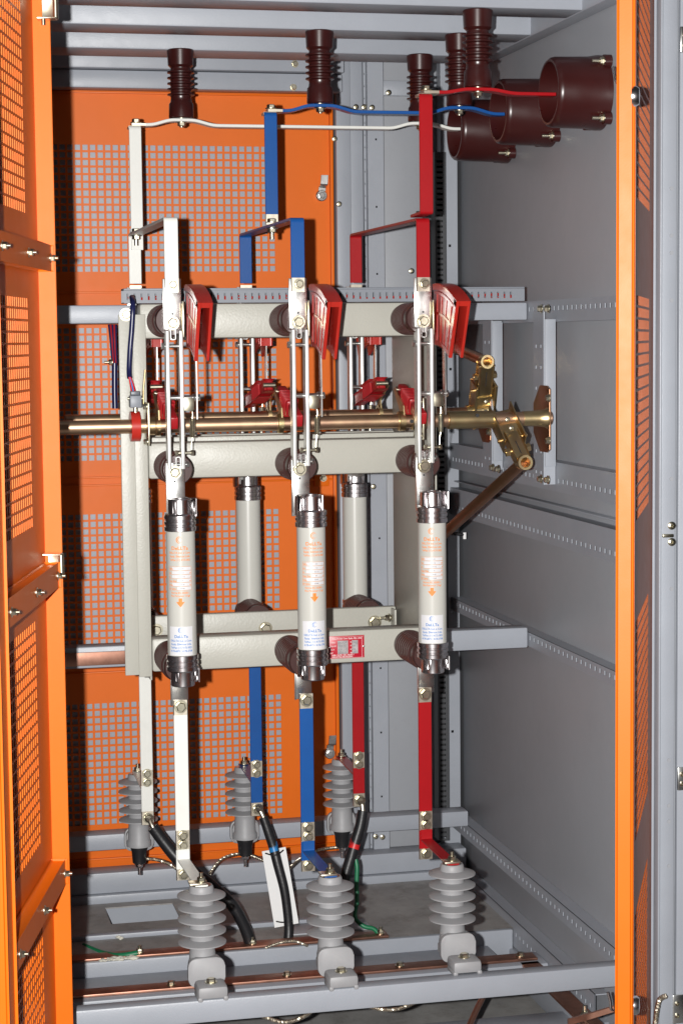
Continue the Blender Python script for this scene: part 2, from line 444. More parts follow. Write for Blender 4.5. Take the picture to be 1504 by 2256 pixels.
# rear orange door: perforated sheet, rims, latches; grey sheet just behind
door3 = MB()
x0, x1 = .30, 1.008
pitch = .0171; hole = .0120
zfs = []
for v0, v1 in ((310, 598), (716, 1010), (1130, 1412), (1530, 1805)):
    zt = at(400, v0, Y=YB).z; zb = at(400, v1, Y=YB).z; zfs.append((zb, round((zt-zb)/pitch)))
h1 = at(168, 450, Y=YB).x
xsb = breaks(x0, x1, [(h1-3*pitch, 30, 15)], pitch, hole)
zsb = breaks(.20, 2.03, [(zb, n, 1) for zb, n in zfs], pitch, hole)
door3.perf((0, YB, 0), X_, Z_, Y_, xsb, zsb, .0018)
rd = cpart(door3, 'rear_door', 'orange_paint', label='orange rear door with square perforations')
mb = MB()
for z in (at(400, 207, Y=YB).z, at(250, 644, Y=YB).z, at(250, 1051, Y=YB).z, at(250, 1068, Y=YB).z, at(250, 1480, Y=YB).z, at(250, 1890, Y=YB).z):
    mb.box((.3, YB-.007, z-.002), (1.0, YB-.0005, z+.002), .0008)
mb.box((1.0, YB-.012, .20), (1.0075, YB-.0005, 2.03), .001)
cpart(mb, 'door_rim', 'orange_paint', rd)
cpart(MB().box((.28, YB+.009, .22), (1.0, YB+.012, 2.0), 0), 'backing_sheet', 'grey_paint', rd)
def latch(u, v, upz):
    p = at(u, v, Y=YB-.012); mb = MB()
    mb.cyl((p.x, YB-.0005, p.z), (p.x, YB-.016, p.z), .013, bev=.002); mb.hexbolt((p.x, YB-.016, p.z), (0, -1, 0), .008, .005)
    mb.strap([(p.x, YB-.012, p.z), (p.x+.002, YB-.012, p.z+.02*upz), (p.x+.003, YB-.026, p.z+.024*upz), (p.x+.005, YB-.026, p.z+.046*upz)], X_, .017, .003, .003)
    return cpart(mb, 'latch', 'silver', rd)
latch(708, 431, 1); latch(726, 1660, 1)
bolt((at(712, 1053, Y=YB-.008).x, YB-.008, at(712, 1053, Y=YB).z), (0, -1, 0), rd, .006, .004)
mb = MB(); mb.box((.955, YB-.008, 1.105), (.99, YB-.0005, 1.15), .002); cpart(mb, 'hinge_pad', 'orange_paint', rd)

# ---------------------------------------------------------------- left door (swung out towards the camera)
def planar(u): d = Vector(ray(u, 757)); return d.normalized()
HL = at(135, 1128, Y=-.47)
def make_door(H, D, N, L, fs, brace_z, name, zlo=.1, zhi=2.28):
    """H hinge point (plan), D unit dir to the free end, N unit dir of the tray depth; panel plane at H, returns reach along N"""
    H = Vector((H.x, H.y, 0)); dp = .030
    xs = breaks(0, L, [(fs, 19, 1)], .0176, .0118)
    return H, D, N
Dl = planar(800); Dl = Vector((-Dl.x, -Dl.y, 0)).normalized()
Nl = Vector((-Dl.y, Dl.x, 0)); Nl = Nl if Nl.x > 0 else -Nl
wl = .0265
P0 = Vector((HL.x, HL.y, 0))-Nl*wl                 # panel plane, hinge end
LD = .565
def door_fields(P0, N, pts):
    out = []
    for (ut, vt), (ub, vb) in pts:
        zt = atp(ut, vt, P0, N).z; zb = atp(ub, vb, P0, N).z
        out.append((zb, zt))
    return out
pt = .0176; hl = .0138
ff = door_fields(P0, Nl, [((64, -170), (64, 472)), ((68, 655), (78, 1158)), ((84, 1358), (100, 1842)), ((108, 2008), (118, 2500))])
zfd = []
for i, (zb, zt) in enumerate(ff):
    n = round((zt-zb)/pt)
    if i == 3: n = 20; zb = zt-n*pt
    if i == 0: n = 22
    zfd.append((zb, n, 1))
ld = MB()
ld.perf(P0, Dl, Z_, -Nl, breaks(0, LD, [(.112, 19, 1)], pt, hl), breaks(.04, 2.32, sorted(zfd), pt, hl), .0018)
ldoor = cpart(ld, 'front_door', 'orange_paint', label='left front door seen from inside, orange with cross braces')
def dbox(parent, name, P, D, N, a0, a1, b0, b1, z0, z1, m='orange_paint', bev=.002, label=None):
    c = P+D*((a0+a1)/2)+N*((b0+b1)/2); c.z = (z0+z1)/2
    return cpart(MB().obox(c, D, N, Z_, abs(a1-a0)/2, abs(b1-b0)/2, abs(z1-z0)/2, bev), name, m, parent)
dbox(ldoor, 'door_flange', P0, Dl, Nl, 0, .0018, 0, wl, .04, 2.32)
st = dbox(ldoor, 'door_stile', P0, Dl, Nl, LD-.062, LD, .001, wl, .04, 2.32, bev=.004)
# braces (channels bolted across the inside)
def brace(P, D, N, z, wv, L0, L1, parent):
    d = .0225
    b = dbox(parent, 'door_brace', P, D, N, L0, L1, .0015, d, z-.0165, z+.0165, bev=.004)
    for a in (L0+.012, L0+.215, L0+.425):
        p = P+D*a+N*(d+.0005); p.z = z; bolt(p, N, ldoor, .0055, .006, .006)
for (u, v) in ((112, 569), (128, 1268), (142, 1925)):
    z = atp(u, v, P0+Nl*.0225, Nl).z; brace(P0, Dl, Nl, z, None, .014, LD-.064, ldoor)
# hinges of the left door
for v in (20, 1242):
    p = at(124 if v > 500 else 111, v, Y=-.475)
    mb = MB(); mb.obox(p+Vector((-.002, 0, 0)), Nl, Dl, Z_, .010, .0025, .016, .001); mb.cyl(p+Vector((.008, -.003, -.016)), p+Vector((.008, -.003, .016)), .0045)
    mb.obox(p+Vector((-.006, -.012, .017)), Nl, Dl, Z_, .014, .010, .0012, .0005); mb.obox(p+Vector((-.006, -.012, -.017)), Nl, Dl, Z_, .014, .010, .0012, .0005)
    mb.cyl(p+Vector((-.012, -.014, -.027)), p+Vector((-.012, -.014, -.018)), .003)
    cpart(mb, 'hinge', 'zinc', ldoor)
# ---------------------------------------------------------------- right door
HR = at(1436, 1128, Y=-.47)
Dr = planar(1670); Dr = Vector((-Dr.x, -Dr.y, 0)).normalized()
Nr = Vector((-Dr.y, Dr.x, 0)); Nr = Nr if Nr.x > 0 else -Nr     # outer side faces right
PR = Vector((HR.x, HR.y, 0))
rdm = MB()
ffr = door_fields(PR, Nr, [((1406, -400), (1406, 440)), ((1404, 637), (1404, 1142)), ((1400, 1360), (1399, 1850)), ((1424, 1888), (1400, 2600))])
zfr = []
for i, (zb, zt) in enumerate(ffr):
    n = min(24, round((zt-zb)/pt))
    if i == 3: zb = zt-n*pt
    zfr.append((zb, n, 1))
rdm.perf(PR, Dr, Z_, -Nr, breaks(0, LD, [(.130, 19, 1)], pt, hl), breaks(.04, 2.32, sorted(zfr), pt, hl), .0018)
rdoor = cpart(rdm, 'front_door', 'orange_paint', label='right front door seen almost edge-on')
dbox(rdoor, 'door_stile', PR, Dr, Nr, LD-.022, LD, -.0185, -.0005, .04, 2.32, bev=.0035)
dbox(rdoor, 'door_flange', PR, Dr, Nr, 0, .002, -.0235, -.002, .04, 2.32)
for v in (212, 2215):
    p = atp(1401, v, PR+Nr*.006, Nr)
    cpart(MB().lathe(p-Nr*.006, Nr, [(0, 0), (0, .014), (.006, .014), (.010, .011), (.011, 0)], 28), 'lock', 'chrome', rdoor)
# front right post of the cabinet
cpart(MB().box((HR.x-.012, -.462, .02), (XW+.014, -.445, 2.3), .002), 'front_post', 'grey_paint')

# ================================================================== neighbouring cabinet at far right
ncx = at(1485, 1128, Y=-.468).x
nc = thing('neighbour_cabinet', 'light grey front frame of the neighbouring cabinet at the right edge of the photo', 'cabinet', (1.4, -.4, 0))
x0 = at(1444, 1128, Y=-.47).x
npm = MB()
npm.box((x0, -.485, .0), (x0+.004, -.463, 2.35), .0015)
npm.box((x0+.0045, -.478, .0), (ncx-.002, -.463, 2.35), .003)
build(npm, 'front_post', 'grey_paint', nc)
build(MB().box((ncx+.004, -.474, 0), (ncx+.4, -.463, 2.35), .002), 'front_panel', 'grey_paint', nc)
build(MB().box((ncx-.0018, -.466, 0), (ncx+.0035, -.4635, 2.35), 0), 'gap_seal', 'grey_wall', nc)
for v in (415, 519, 557, 662, 1055, 1297, 1675, 1775, 1810, 1908):
    p = at(1478 if v < 1400 else 1472, v, Y=-.4785)
    build(MB().cyl((p.x, -.4782, p.z), (p.x, -.4795, p.z), .0036, seg=18), 'hole', 'grey_wall', nc)
for v in (1158, 1194):
    p = at(1478, v, Y=-.4785); build(MB().screw((p.x, -.4785, p.z), (0, -1, 0), .007, .004), 'screw', 'zinc', nc)
p = at(1472, 1180, Y=-.48); build(MB().box((p.x-.012, -.484, p.z-.003), (p.x+.008, -.4785, p.z+.003), .0015), 'latch_tongue', 'zinc', nc)
def nhinge(u0, v0, v1):
    a = at(u0, v0, Y=-.478); b = at(u0, v1, Y=-.478)
    mb = MB(); mb.box((a.x, -.480, b.z), (a.x+.03, -.4745, a.z), .003); h = build(mb, 'hinge', 'silver', nc)
    for k in (.3, .72):
        build(MB().screw((a.x+.008, -.4803, a.z+(b.z-a.z)*k), (0, -1, 0), .0045, .003), 'screw', 'zinc', h)
nhinge(1497, 58, 116); nhinge(1491, 1690, 1742); nhinge(1480, 2192, 2256)

# ================================================================== slotted wiring ducts
def duct(x0, x1, y0, y1, z0, z1, m, label, along='x'):
    mb = MB()
    t = thing('wiring_duct', label, 'cable duct', ((x0+x1)/2, (y0+y1)/2, z0), 'slotted wiring ducts')
    if along == 'x':
        n = int((x1-x0-.01)/.0135)
        mb.perf((0, y0, 0), X_, Z_, Y_, breaks(x0, x1, [(x0+.006, n, 1)], .0135, .0035), sorted([(z0, 0), (z1, 0), (z0+.006, 1), (z1-.006, 0)]), .0015)
        mb.box((x0, y0+.0015, z0), (x1, y1, z0+.0015), 0); mb.box((x0, y1-.0015, z0+.0015), (x1, y1, z1), 0)
        build(mb, 'body', m, t)
        build(MB().box((x0, y0-.001, z1), (x1, y1+.001, z1+.004), .0012), 'cover', m, t)
        mb = MB()                                     # red wires lying inside
        for k in range(4):
            y = y0+.006+.006*k
            mb.tube([(x0+.01+(x1-x0-.02)*i/18, y+random.uniform(-.002, .002), z0+.008+random.uniform(-.004, .007)) for i in range(19)], .0017, 6, 2)
        build(mb, 'wires', 'red_plastic', t)
    else:
        n = int((z1-z0-.01)/.0125)
        mb.perf((0, y0, 0), X_, Z_, Y_, sorted([(x0, 0), (x1, 0), (x0+.004, 1), (x1-.008, 0)]), breaks(z0, z1, [(z0+.006, n, 1)], .0125, .005), .0015)
        mb.box((x0, y0+.0015, z0), (x0+.0015, y1, z1), 0); mb.box((x1-.0015, y0+.0015, z0), (x1, y1, z1), 0)
        build(mb, 'body', m, t)
        build(MB().box((x0+.0015, y1-.006, z0), (x1-.0015, y1-.004, z1), 0), 'wires', 'hole_shade', t)  # plain dark sheet standing for the shade behind the slots, no separate wires
    return t
zd = at(300, 664, Y=.19).z
xa = at(256, 650, Y=.16).x; xb = at(1145, 650, Y=.33).x
duct(.434, 1.24, .20, .245, 1.5225, 1.547, 'duct_grey', 'pale grey slotted wiring duct with red wires lying on top of the upper switch beam')
xv = at(968, 900, Y=.87).x
duct(xv-.012, xv+.014, .855, .893, .25, 1.88, 'duct_dark_shaded', 'dark upright slotted wiring duct in the rear right corner of the cabinet', 'z')

# ================================================================== switches
def front_frame():
    t = thing('load_break_switch', 'beige framed two-sided load break switch with maroon posts filling the middle of the cabinet', 'switch', (.7, .2, .8))
    return t
sw = front_frame()
def sp(mb, name, m, parent=None, label=None):
    o = build(mb, name, m, parent or sw)
    if label: o['label'] = label
    return o
# frame: channels
def leg(x0, x1, front):
    mb = MB(); zt, zb = 1.50, .80
    mb.box((x0, .122, zb), (x1, .126, zt), .0015); mb.box((x1-.004, .126, zb), (x1, .46, zt), .001); mb.box((x0, .126, zb), (x0+.004, .155, zt), .001)
    mb.box((x0, .456, zb), (x1-.004, .46, zt), .001)
    return sp(mb, 'frame_leg', 'beige_paint')
mbl = MB()
mbl.box((.414, .122, .812), (.444, .127, 1.50), .0015); mbl.box((.440, .120, .808), (.465, .124, 1.50), .002)
mbl.box((.462, .127, .80), (.466, .46, 1.50), .001)
sp(mbl, 'frame_leg', 'beige_paint')
mbr = MB(); mbr.box((1.036, .44, .80), (1.058, .46, 1.50), .0015); mbr.box((1.03, .13, .80), (1.0355, .46, 1.50), .001); sp(mbr, 'frame_leg', 'beige_paint')
for z0, z1 in ((1.454, 1.520), (1.187, 1.256), (.815, .880)):
    sp(MB().box((.4665 if z0 < 1.4 else .455, .128, z0), (1.01, .178, z1), .006), 'frame_beam', 'beige_paint')
    sp(MB().box((.4665, .44, z0), (1.0295, .458, z1), .004), 'frame_beam', 'beige_paint')
mb = MB(); mb.box((.4665, .18, 1.250), (1.01, .21, 1.264), .002); sp(mb, 'frame_beam', 'beige_paint')
for (u, v, Y) in ((278, 693, .122), (1,1,None)):
    if Y: bolt(at(u, v, Y=Y), (0, -1, 0), sw, .009, .006)
bolt(at(345, 1388, Y=.436), (0, -1, 0), sw, .010, .007); bolt(at(585, 1385, Y=.44), (0, -1, 0), sw, .011, .008); bolt(at(825, 1371, Y=.44), (0, -1, 0), sw, .011, .008)
mb = MB(); p = at(857, 1361, Y=.43); mb.hexbolt(p, (1, 0, 0), .006, .006); mb.hexbolt(p, (-1, 0, 0), .007, .008, True, .012); sp(mb, 'bolt', 'zinc')
sp(MB().box((p.x+.006, .405, p.z-.03), (p.x+.010, .4395, p.z+.02), .001), 'tab', 'beige_paint')
mb = MB(); p = at(322, 1428, Y=.2)
for (u, v) in ((324, 1426), (324, 1465)): bolt(at(u, v, Y=.2), (-1, 0, 0), sw, .006, .006)

CZ = dict(top_plate=(1.462, 1.566), mid=(1.145, 1.225))
def post_insulator(x, z, s, y0, y1):
    """ribbed maroon post from frame beam (y0) to the contact (y1)"""
    L = abs(y1-y0); d = Vector((0, -s, 0)); pr = [(0, 0), (0, .029), (.012, .029)]
    n = 8; a = .014; st = (L-.042)/n
    for i in range(n):
        pr += [(a+st*i, .0275), (a+st*(i+.25), .031), (a+st*(i+.55), .031), (a+st*(i+.8), .0275)]
    pr += [(L-.022, .0285), (L-.003, .0285), (L, .0265), (L, 0)]
    return sp(MB().lathe((x, y0, z), d, pr, 40), 'post_insulator', 'maroon_post')
def pole(i, s):
    """one phase; s=+1 faces the camera side, -1 the rear"""
    X = PX[i]; Y0 = 0.0 if s > 0 else .57
    def P(x, y, z): return Vector((X+x, Y0+y*s, z))      # +y points into the frame
    def bx(mb, a, b, bev=.001):
        A = P(*a); B = P(*b)
        return mb.box([min(A[k], B[k]) for k in range(3)], [max(A[k], B[k]) for k in range(3)], bev)
    nf = Vector((0, -s, 0))
    fy = .128 if s > 0 else .458
    # posts
    post_insulator(X-.002, 1.487, s, fy, Y0+.006*s); post_insulator(X+.006, 1.212, s, fy, Y0+.006*s)
    zl = .868 if s > 0 else .86
    post_insulator(X+.0, .847 if s > 0 else .862, s, fy, Y0-.02*s)
    # top contact
    tp = sp(bx(MB(), (-.0165, -.002, 1.470), (.017, .003, 1.563)), 'contact_plate', 'silver')
    mb = MB(); mb.hexbolt(P(.0, -.0025, 1.482), nf, .0095, .007); sp(mb, 'bolt', 'zinc', tp)
    mb = MB(); mb.hexbolt(P(.0005, -.0105, 1.552), nf, .0075, .006); sp(mb, 'bolt', 'zinc', tp)
    sp(MB().cyl(P(0, -.0022, 1.499), P(0, -.0035, 1.499), .0018, seg=12), 'hole_shade_disc', 'hole_shade', tp)  # solid dark disc, coloured as the shade of a small hole
    mb = MB(); mb.strap([P(-.004, .0, 1.472), P(-.004, -.001, 1.452), P(.005, -.001, 1.452), P(.005, .0, 1.472)], Y_, .010, .0022, .003); sp(mb, 'clip', 'silver', tp)
    # yellow side bracket carrying the chute
    sp(bx(MB(), (.019, -.004, 1.456), (.022, .022, 1.522), .0008), 'chute_bracket', 'zinc', tp)
    sp(bx(MB(), (.0175, -.008, 1.462), (.0188, -.0045, 1.518), .0003), 'chute_bracket', 'gold_zinc', tp)
    # blades (two parallel bars)
    for x in (-.0105, .0145):
        mb = MB()
        bx(mb, (x-.0032, -.012, 1.214), (x+.0032, .016, 1.468), .0012)
        bl = sp(mb, 'blade', 'blade_silver')
    bl2 = bl
    mb = MB(); mb.cyl(P(-.020, 0, 1.440), P(.018, 0, 1.440), .0035); mb.cyl(P(-.0205, 0, 1.440), P(-.0150, 0, 1.440), .0065, seg=6); sp(mb, 'pin', 'silver', bl2)
    mb = MB(); mb.cyl(P(-.006, .006, 1.345), P(.048, .006, 1.345), .0045); mb.cyl(P(.036, .006, 1.345), P(.041, .006, 1.345), .0075, seg=6); mb.cyl(P(.046, .006, 1.345), P(.050, .006, 1.345), .0065, seg=6); sp(mb, 'pin', 'silver', bl2)
    mb = MB(); mb.cyl(P(-.004, .0, 1.222), P(.026, .0, 1.222), .0035); mb.cyl(P(.0215, 0, 1.222), P(.0265, 0, 1.222), .006, seg=6); sp(mb, 'pin', 'silver', bl2)
    mb = MB(); mb.cyl(P(.004, .004, 1.243), P(.036, .004, 1.243), .003); mb.cyl(P(.002, .004, 1.243), P(.007, .004, 1.243), .0055, seg=6); mb.cyl(P(.031, .004, 1.243), P(.036, .004, 1.243), .0055, seg=6); sp(mb, 'pin', 'zinc', bl2)
    # auxiliary arcing blade
    mb = MB(); mb.prism([P(.042, .018, 1.500), P(.042, .006, 1.500), P(.042, -.002, 1.36), P(.042, -.001, 1.305), P(.042, .012, 1.305), P(.042, .014, 1.36)], (.0025, 0, 0)); sp(mb, 'arcing_blade', 'silver')
    # hex block and spring
    hb = MB(); c = P(.0255, -.004, 1.333)
    hb.prism([c+Vector((dx, 0, dz)) for dx, dz in ((-.0095, .012), (.0085, .0125), (.0125, .009), (.0125, -.010), (.008, -.0135), (-.0095, -.0115))], (0, .004*s, 0), .0006)
    hb.box((c.x-.0115, min(c.y-.006*s, c.y+.004*s), c.z-.012), (c.x-.0095, max(c.y-.006*s, c.y+.004*s), c.z+.013), .0004)
    blk = sp(hb, 'spring_block', 'zinc')
    pts = []; turns = 16
    for k in range(turns*8+1):
        a = 2*math.pi*k/8; zz = 1.306-.034*k/(turns*8)
        pts.append(P(.0345+.0045*math.cos(a), .004+.0045*math.sin(a), zz))
    mb = MB(); mb.tube(pts, .0009, 5, 1); mb.tube([P(.0345, .004, 1.322), P(.0355, .004, 1.313), P(.0345, .004, 1.306)], .0009, 6, 3); mb.tube([P(.0345, .004, 1.272), P(.0325, .004, 1.26), P(.032, .004, 1.246)], .0009, 6, 3)
    sp(mb, 'spring', 'zinc', blk)
    # lower hinge contact and plate down to the fuse
    lp = sp(bx(MB(), (-.0165, -.002, 1.12 if s > 0 else 1.15), (.018, .003, 1.226)), 'contact_plate', 'silver')
    sp(bx(MB(), (-.0175, -.012, 1.128 if s > 0 else 1.14), (-.0155, -.0022, 1.226), .0004), 'plate_lip', 'silver', lp)
    sp(MB().hexbolt(P(-.001, -.0025, 1.208), nf, .0095, .007), 'bolt', 'zinc', lp)
    sp(MB().cyl(P(-.001, -.0022, 1.191), P(-.001, -.0035, 1.191), .0018, seg=12), 'hole_shade_disc', 'hole_shade', lp)
    mb = MB(); mb.strap([P(.002, -.001, 1.220), P(.002, -.001, 1.236), P(.010, -.001, 1.236), P(.010, -.001, 1.220)], Y_, .010, .0022, .003); sp(mb, 'clip', 'silver', lp)
    # fuse clips
    fz = Y0-.057*s
    for (za, zb) in ((1.131, 1.163), (.826, .852)):
        mb = MB()
        a0 = math.radians(28); a1 = math.radians(152)
        for q in range(2):
            st_ = (math.radians(-20), math.radians(70)) if q == 0 else (math.radians(110), math.radians(200))
            N = 10; A = []
            for k in range(N+1):
                t = st_[0]+(st_[1]-st_[0])*k/N
                A.append((math.cos(t), math.sin(t)*s))
            for (c1, s1), (c2, s2) in zip(A, A[1:]):
                v = [Vector((X+.005+.0245*c1, fz+.0245*s1, za)), Vector((X+.005+.0245*c2, fz+.0245*s2, za)), Vector((X+.005+.0262*c2, fz+.0262*s2, za)), Vector((X+.005+.0262*c1, fz+.0262*s1, za))]
                mb.prism(v, (0, 0, zb-za))
        mb.box((X-.012, min(fz+.024*s, Y0-.002*s), za), (X+.02, max(fz+.024*s, Y0-.002*s), zb), .0008)
        for t in (-135, -45, -10, 190):           # vertical embossed loops
            t = math.radians(t); c = Vector((X+.005+.0245*math.cos(t), fz+.0245*math.sin(t)*s, 0))
            tv = Vector((-math.sin(t), math.cos(t)*s, 0))
            loop = []
            for k in range(17):
                a = 2*math.pi*k/16; loop.append(c+tv*.0028*math.cos(a)+Z_*((za+zb)/2+((zb-za)*.5-.006)*(1 if math.sin(a) > 0.01 else -1 if math.sin(a) < -.01 else 0)+.0028*math.sin(a)))
            mb.tube(loop, .0011, 6, 1)
        sp(mb, 'fuse_clip', 'tin' if False else 'chrome')
    if s > 0:
        lo = sp(bx(MB(), (-.0145, .002, .772), (.018, .006, .865)), 'contact_plate', 'silver')
        sp(bx(MB(), (-.0155, -.006, .772), (-.0137, .0018, .845), .0004), 'plate_lip', 'silver', lo)
    # arc chute : sector-shaped housing in the YZ plane, slot open to the front
    pv = (0.02, 1.215); Ro, Ri = .338, .222
    def sec(r0, r1, a0, a1, n=12):
        A = [P(0, pv[0]-r1*math.sin(math.radians(a0+(a1-a0)*k/n)), pv[1]+r1*math.cos(math.radians(a0+(a1-a0)*k/n))) for k in range(n+1)]
        B = [P(0, pv[0]-r0*math.sin(math.radians(a0+(a1-a0)*k/n)), pv[1]+r0*math.cos(math.radians(a0+(a1-a0)*k/n))) for k in range(n+1)]
        return A, B
    a0, a1 = -1.5, 27
    xl = .0285; wd = .0265; t = .0055
    ch = MB()
    A, B = sec(Ri, Ro, a0, a1)
    for x in (xl, xl+wd-t):
        ch.prism([p+X_*x for p in A+B[::-1]], (t, 0, 0), .0008)
    A, B = sec(Ro-.010, Ro, a0, a1); ch.prism([p+X_*(xl+t) for p in A+B[::-1]], (wd-2*t, 0, 0))
    A, B = sec(Ri, Ro-.01, a0, a0+3, 2); ch.prism([p+X_*(xl+t) for p in A+B[::-1]], (wd-2*t, 0, 0))
    cc = sp(ch, 'arc_chute', 'red_plastic')
    rb = MB()                                  # raised ribs on the cheek: arcs and radial bars
    for r in (Ri+.004, Ri+.058, Ro-.020):
        A, B = sec(r, r+.005, a0+3, a1-3); rb.prism([p+X_*(xl-.0016) for p in A+B[::-1]], (.0016, 0, 0))
    for a in (3, 9, 15, 21):
        A, B = sec(Ri+.008, Ro-.016, a, a+1.1, 2); rb.prism([p+X_*(xl-.0012) for p in A+B[::-1]], (.0012, 0, 0))
    A, B = sec(Ro-.012, Ro-.001, a0, a1); rb.prism([p+X_*(xl-.0014) for p in A+B[::-1]], (.0014, 0, 0))
    A, B = sec(Ri, Ro, a1-2.6, a1, 2); rb.prism([p+X_*(xl-.0014) for p in A+B[::-1]], (.0014, 0, 0))
    sp(rb, 'rib', 'red_plastic', cc)
for i in range(3):
    pole(i, 1); pole(i, -1)
# shafts
def shaft(y, x0, x1, r, label):
    zs_ = 1.290 if y < .3 else 1.2865
    return sp(MB().cyl((x0, y, zs_), (x1, y, zs_), r, seg=36, bev=.001), 'operating_shaft', 'gold_shaft', label=label)
s1 = shaft(.095, at(155, 942, Y=.095).x-.04, 1.26, .0135, 'front operating shaft')
s2 = shaft(.49, .34, 1.26, .0135, 'rear operating shaft')
def sxp(y, u): return at(u, 925, Y=y).x
for (u0, u1, r, m) in ((905, 935, .018, 'gold_zinc'), (985, 1088, .0175, 'gold_zinc'), (325, 342, .017, 'gold_zinc'), (876, 884, .019, 'gold_zinc'), (610, 616, .018, 'gold_zinc')):
    sp(MB().cyl((sxp(.095, u0), .095, 1.29), (sxp(.095, u1), .095, 1.29), r, bev=.001), 'shaft_collar', m, s1)
for (u, v) in ((906, 928), (1050, 915)):
    p = at(u, v, Y=.077); sp(MB().cyl(p, p+Vector((0, -.004, 0)), .0035), 'hole_shade_disc', 'hole_shade', s1)
# bearing flanges
for u in (322, 920):
    x = sxp(.095, u); sp(MB().box((x-.0015, .05, 1.255), (x+.0015, .125, 1.335), .0005), 'bearing_plate', 'zinc', s1)
    for z in (1.262, 1.328): sp(MB().hexbolt((x-.0015, .065, z), (-1, 0, 0), .0055, .006), 'bolt', 'zinc', s1)
# shaft levers and red insulating arms
def lever(x, y, z1, dy, s):
    mb = MB()
    for dx in (0,):
        mb.prism([(x, y-.018, 1.283), (x, y+.018, 1.283), (x, y+.016, 1.31), (x, y+dy+.009, z1), (x, y+dy-.009, z1), (x, y-.012, 1.32)], (.0025, 0, 0))
    mb.ring((x-.003, y, 1.29), (x+.005, y, 1.29), .019, .0137)
    return sp(mb, 'lever', 'gold_zinc', s1 if s > 0 else s2)
def arm(a, b, s):
    a = Vector(a); b = Vector(b); d = (b-a).normalized(); L = (b-a).length
    sd = X_; n = d.cross(sd).normalized()
    mb = MB()
    w0, w1 = .013, .0095
    mb.obox(a+d*L*.14, d, sd, n, L*.14, .009, .013, .004)
    mb.obox(a+d*L*.42, d, sd, n, L*.20, .0115, .017, .005)
    mb.obox(a+d*L*.80, d, sd, n, L*.20, .008, .012, .003)
    for k in range(7):
        mb.obox(a+d*L*(.26+.05*k), d, sd, n, .0012, .0128, .0182, .0006)
    o = sp(mb, 'insulating_arm', 'red_arm')
    sp(MB().cyl(a-sd*.0125, a+sd*.0125, .0055), 'pin', 'zinc', o)
    return o
for i in range(3):
    X = PX[i]
    xa_ = X+at(622, 862, Y=.15).x-PX[1]
    lever(xa_-.016, .095, 1.350, .055, 1)
    arm((xa_-.002, .150, 1.350), (X+.002, .012, 1.297), 1)
    xb_ = X+at(596, 862, Y=.40).x-PX[1]
    lever(xb_+.012, .49, 1.352, -.075, -1)
    arm((xb_, .415, 1.356), (X+.003, .55, 1.318), -1)
# red cam ring + limit switch at the left leg
x = sxp(.095, 297); sp(MB().ring((x-.0085, .095, 1.29), (x+.0085, .095, 1.29), .0285, .0137), 'cam_ring', 'red_plastic', s1)
ls = thing('limit_switch', 'small grey limit switch with blue wires above the red cam ring on the left', 'limit switch', (.44, .09, 1.33))
p = at(298, 885, Y=.09)
build(MB().box((p.x-.011, .075, p.z-.011), (p.x+.011, .10, p.z+.012), .002), 'body', 'duct_grey', ls)
build(MB().box((p.x-.009, .078, p.z+.0122), (p.x+.008, .097, p.z+.020), .001), 'terminal', 'switch_plastic', ls)
build(MB().cyl((p.x, .088, p.z-.022), (p.x, .088, p.z-.011), .004), 'plunger', 'zinc', ls)
build(MB().cyl((p.x-.014, .09, p.z+.006), (p.x+.014, .09, p.z+.006), .003), 'screw', 'zinc', ls)
build(MB().strap([(p.x+.0145, .088, p.z-.01), (p.x+.0145, .088, p.z+.02), (p.x+.019, .088, p.z+.06)], Y_, .018, .0012, .004), 'mounting_strip', 'gold_zinc', ls)
build(MB().tube([at(u, v, Y=y) for u, v, y in ((291, 655, .15), (293, 672, .115), (291, 720, .112), (287, 770, .112), (285, 815, .108), (286, 832, .10))], .0052, 12, 6), 'cable', 'blue_black', ls)
for k, (m, du) in enumerate((('tape_red', 0), ('tape_blue', 3), ('tape_red', 6))):
    build(MB().tube([at(285+du*.3, 830, Y=.10), at(288+du, 848, Y=.098), at(291+du*1.3, 868, Y=.09)], .0018, 8, 4), 'wire', m, ls)
# link box left of leg (rear auxiliary switch seen past the frame)
ax = thing('auxiliary_cable', 'dark cable and red wires hanging behind the left leg of the switch frame', 'cable', (.45, .4, 1.3))
build(MB().tube([at(u, v, Y=.42) for u, v in ((253, 800), (253, 860), (254, 900))], .006, 10, 4), 'cable', 'blue_black', ax)
for k in range(5):
    build(MB().tube([at(240+k*4, 715, Y=.42), at(244+k*3, 750, Y=.425), at(248+k*2.5, 800, Y=.42)], .002, 8, 4), 'wire', 'red_arm' if k % 2 else 'blue_black', ax)
build(MB().hexbolt(at(248, 798, Y=.41), (-1, 0, 0), .006, .006, True, .01), 'gland', 'zinc', ax)

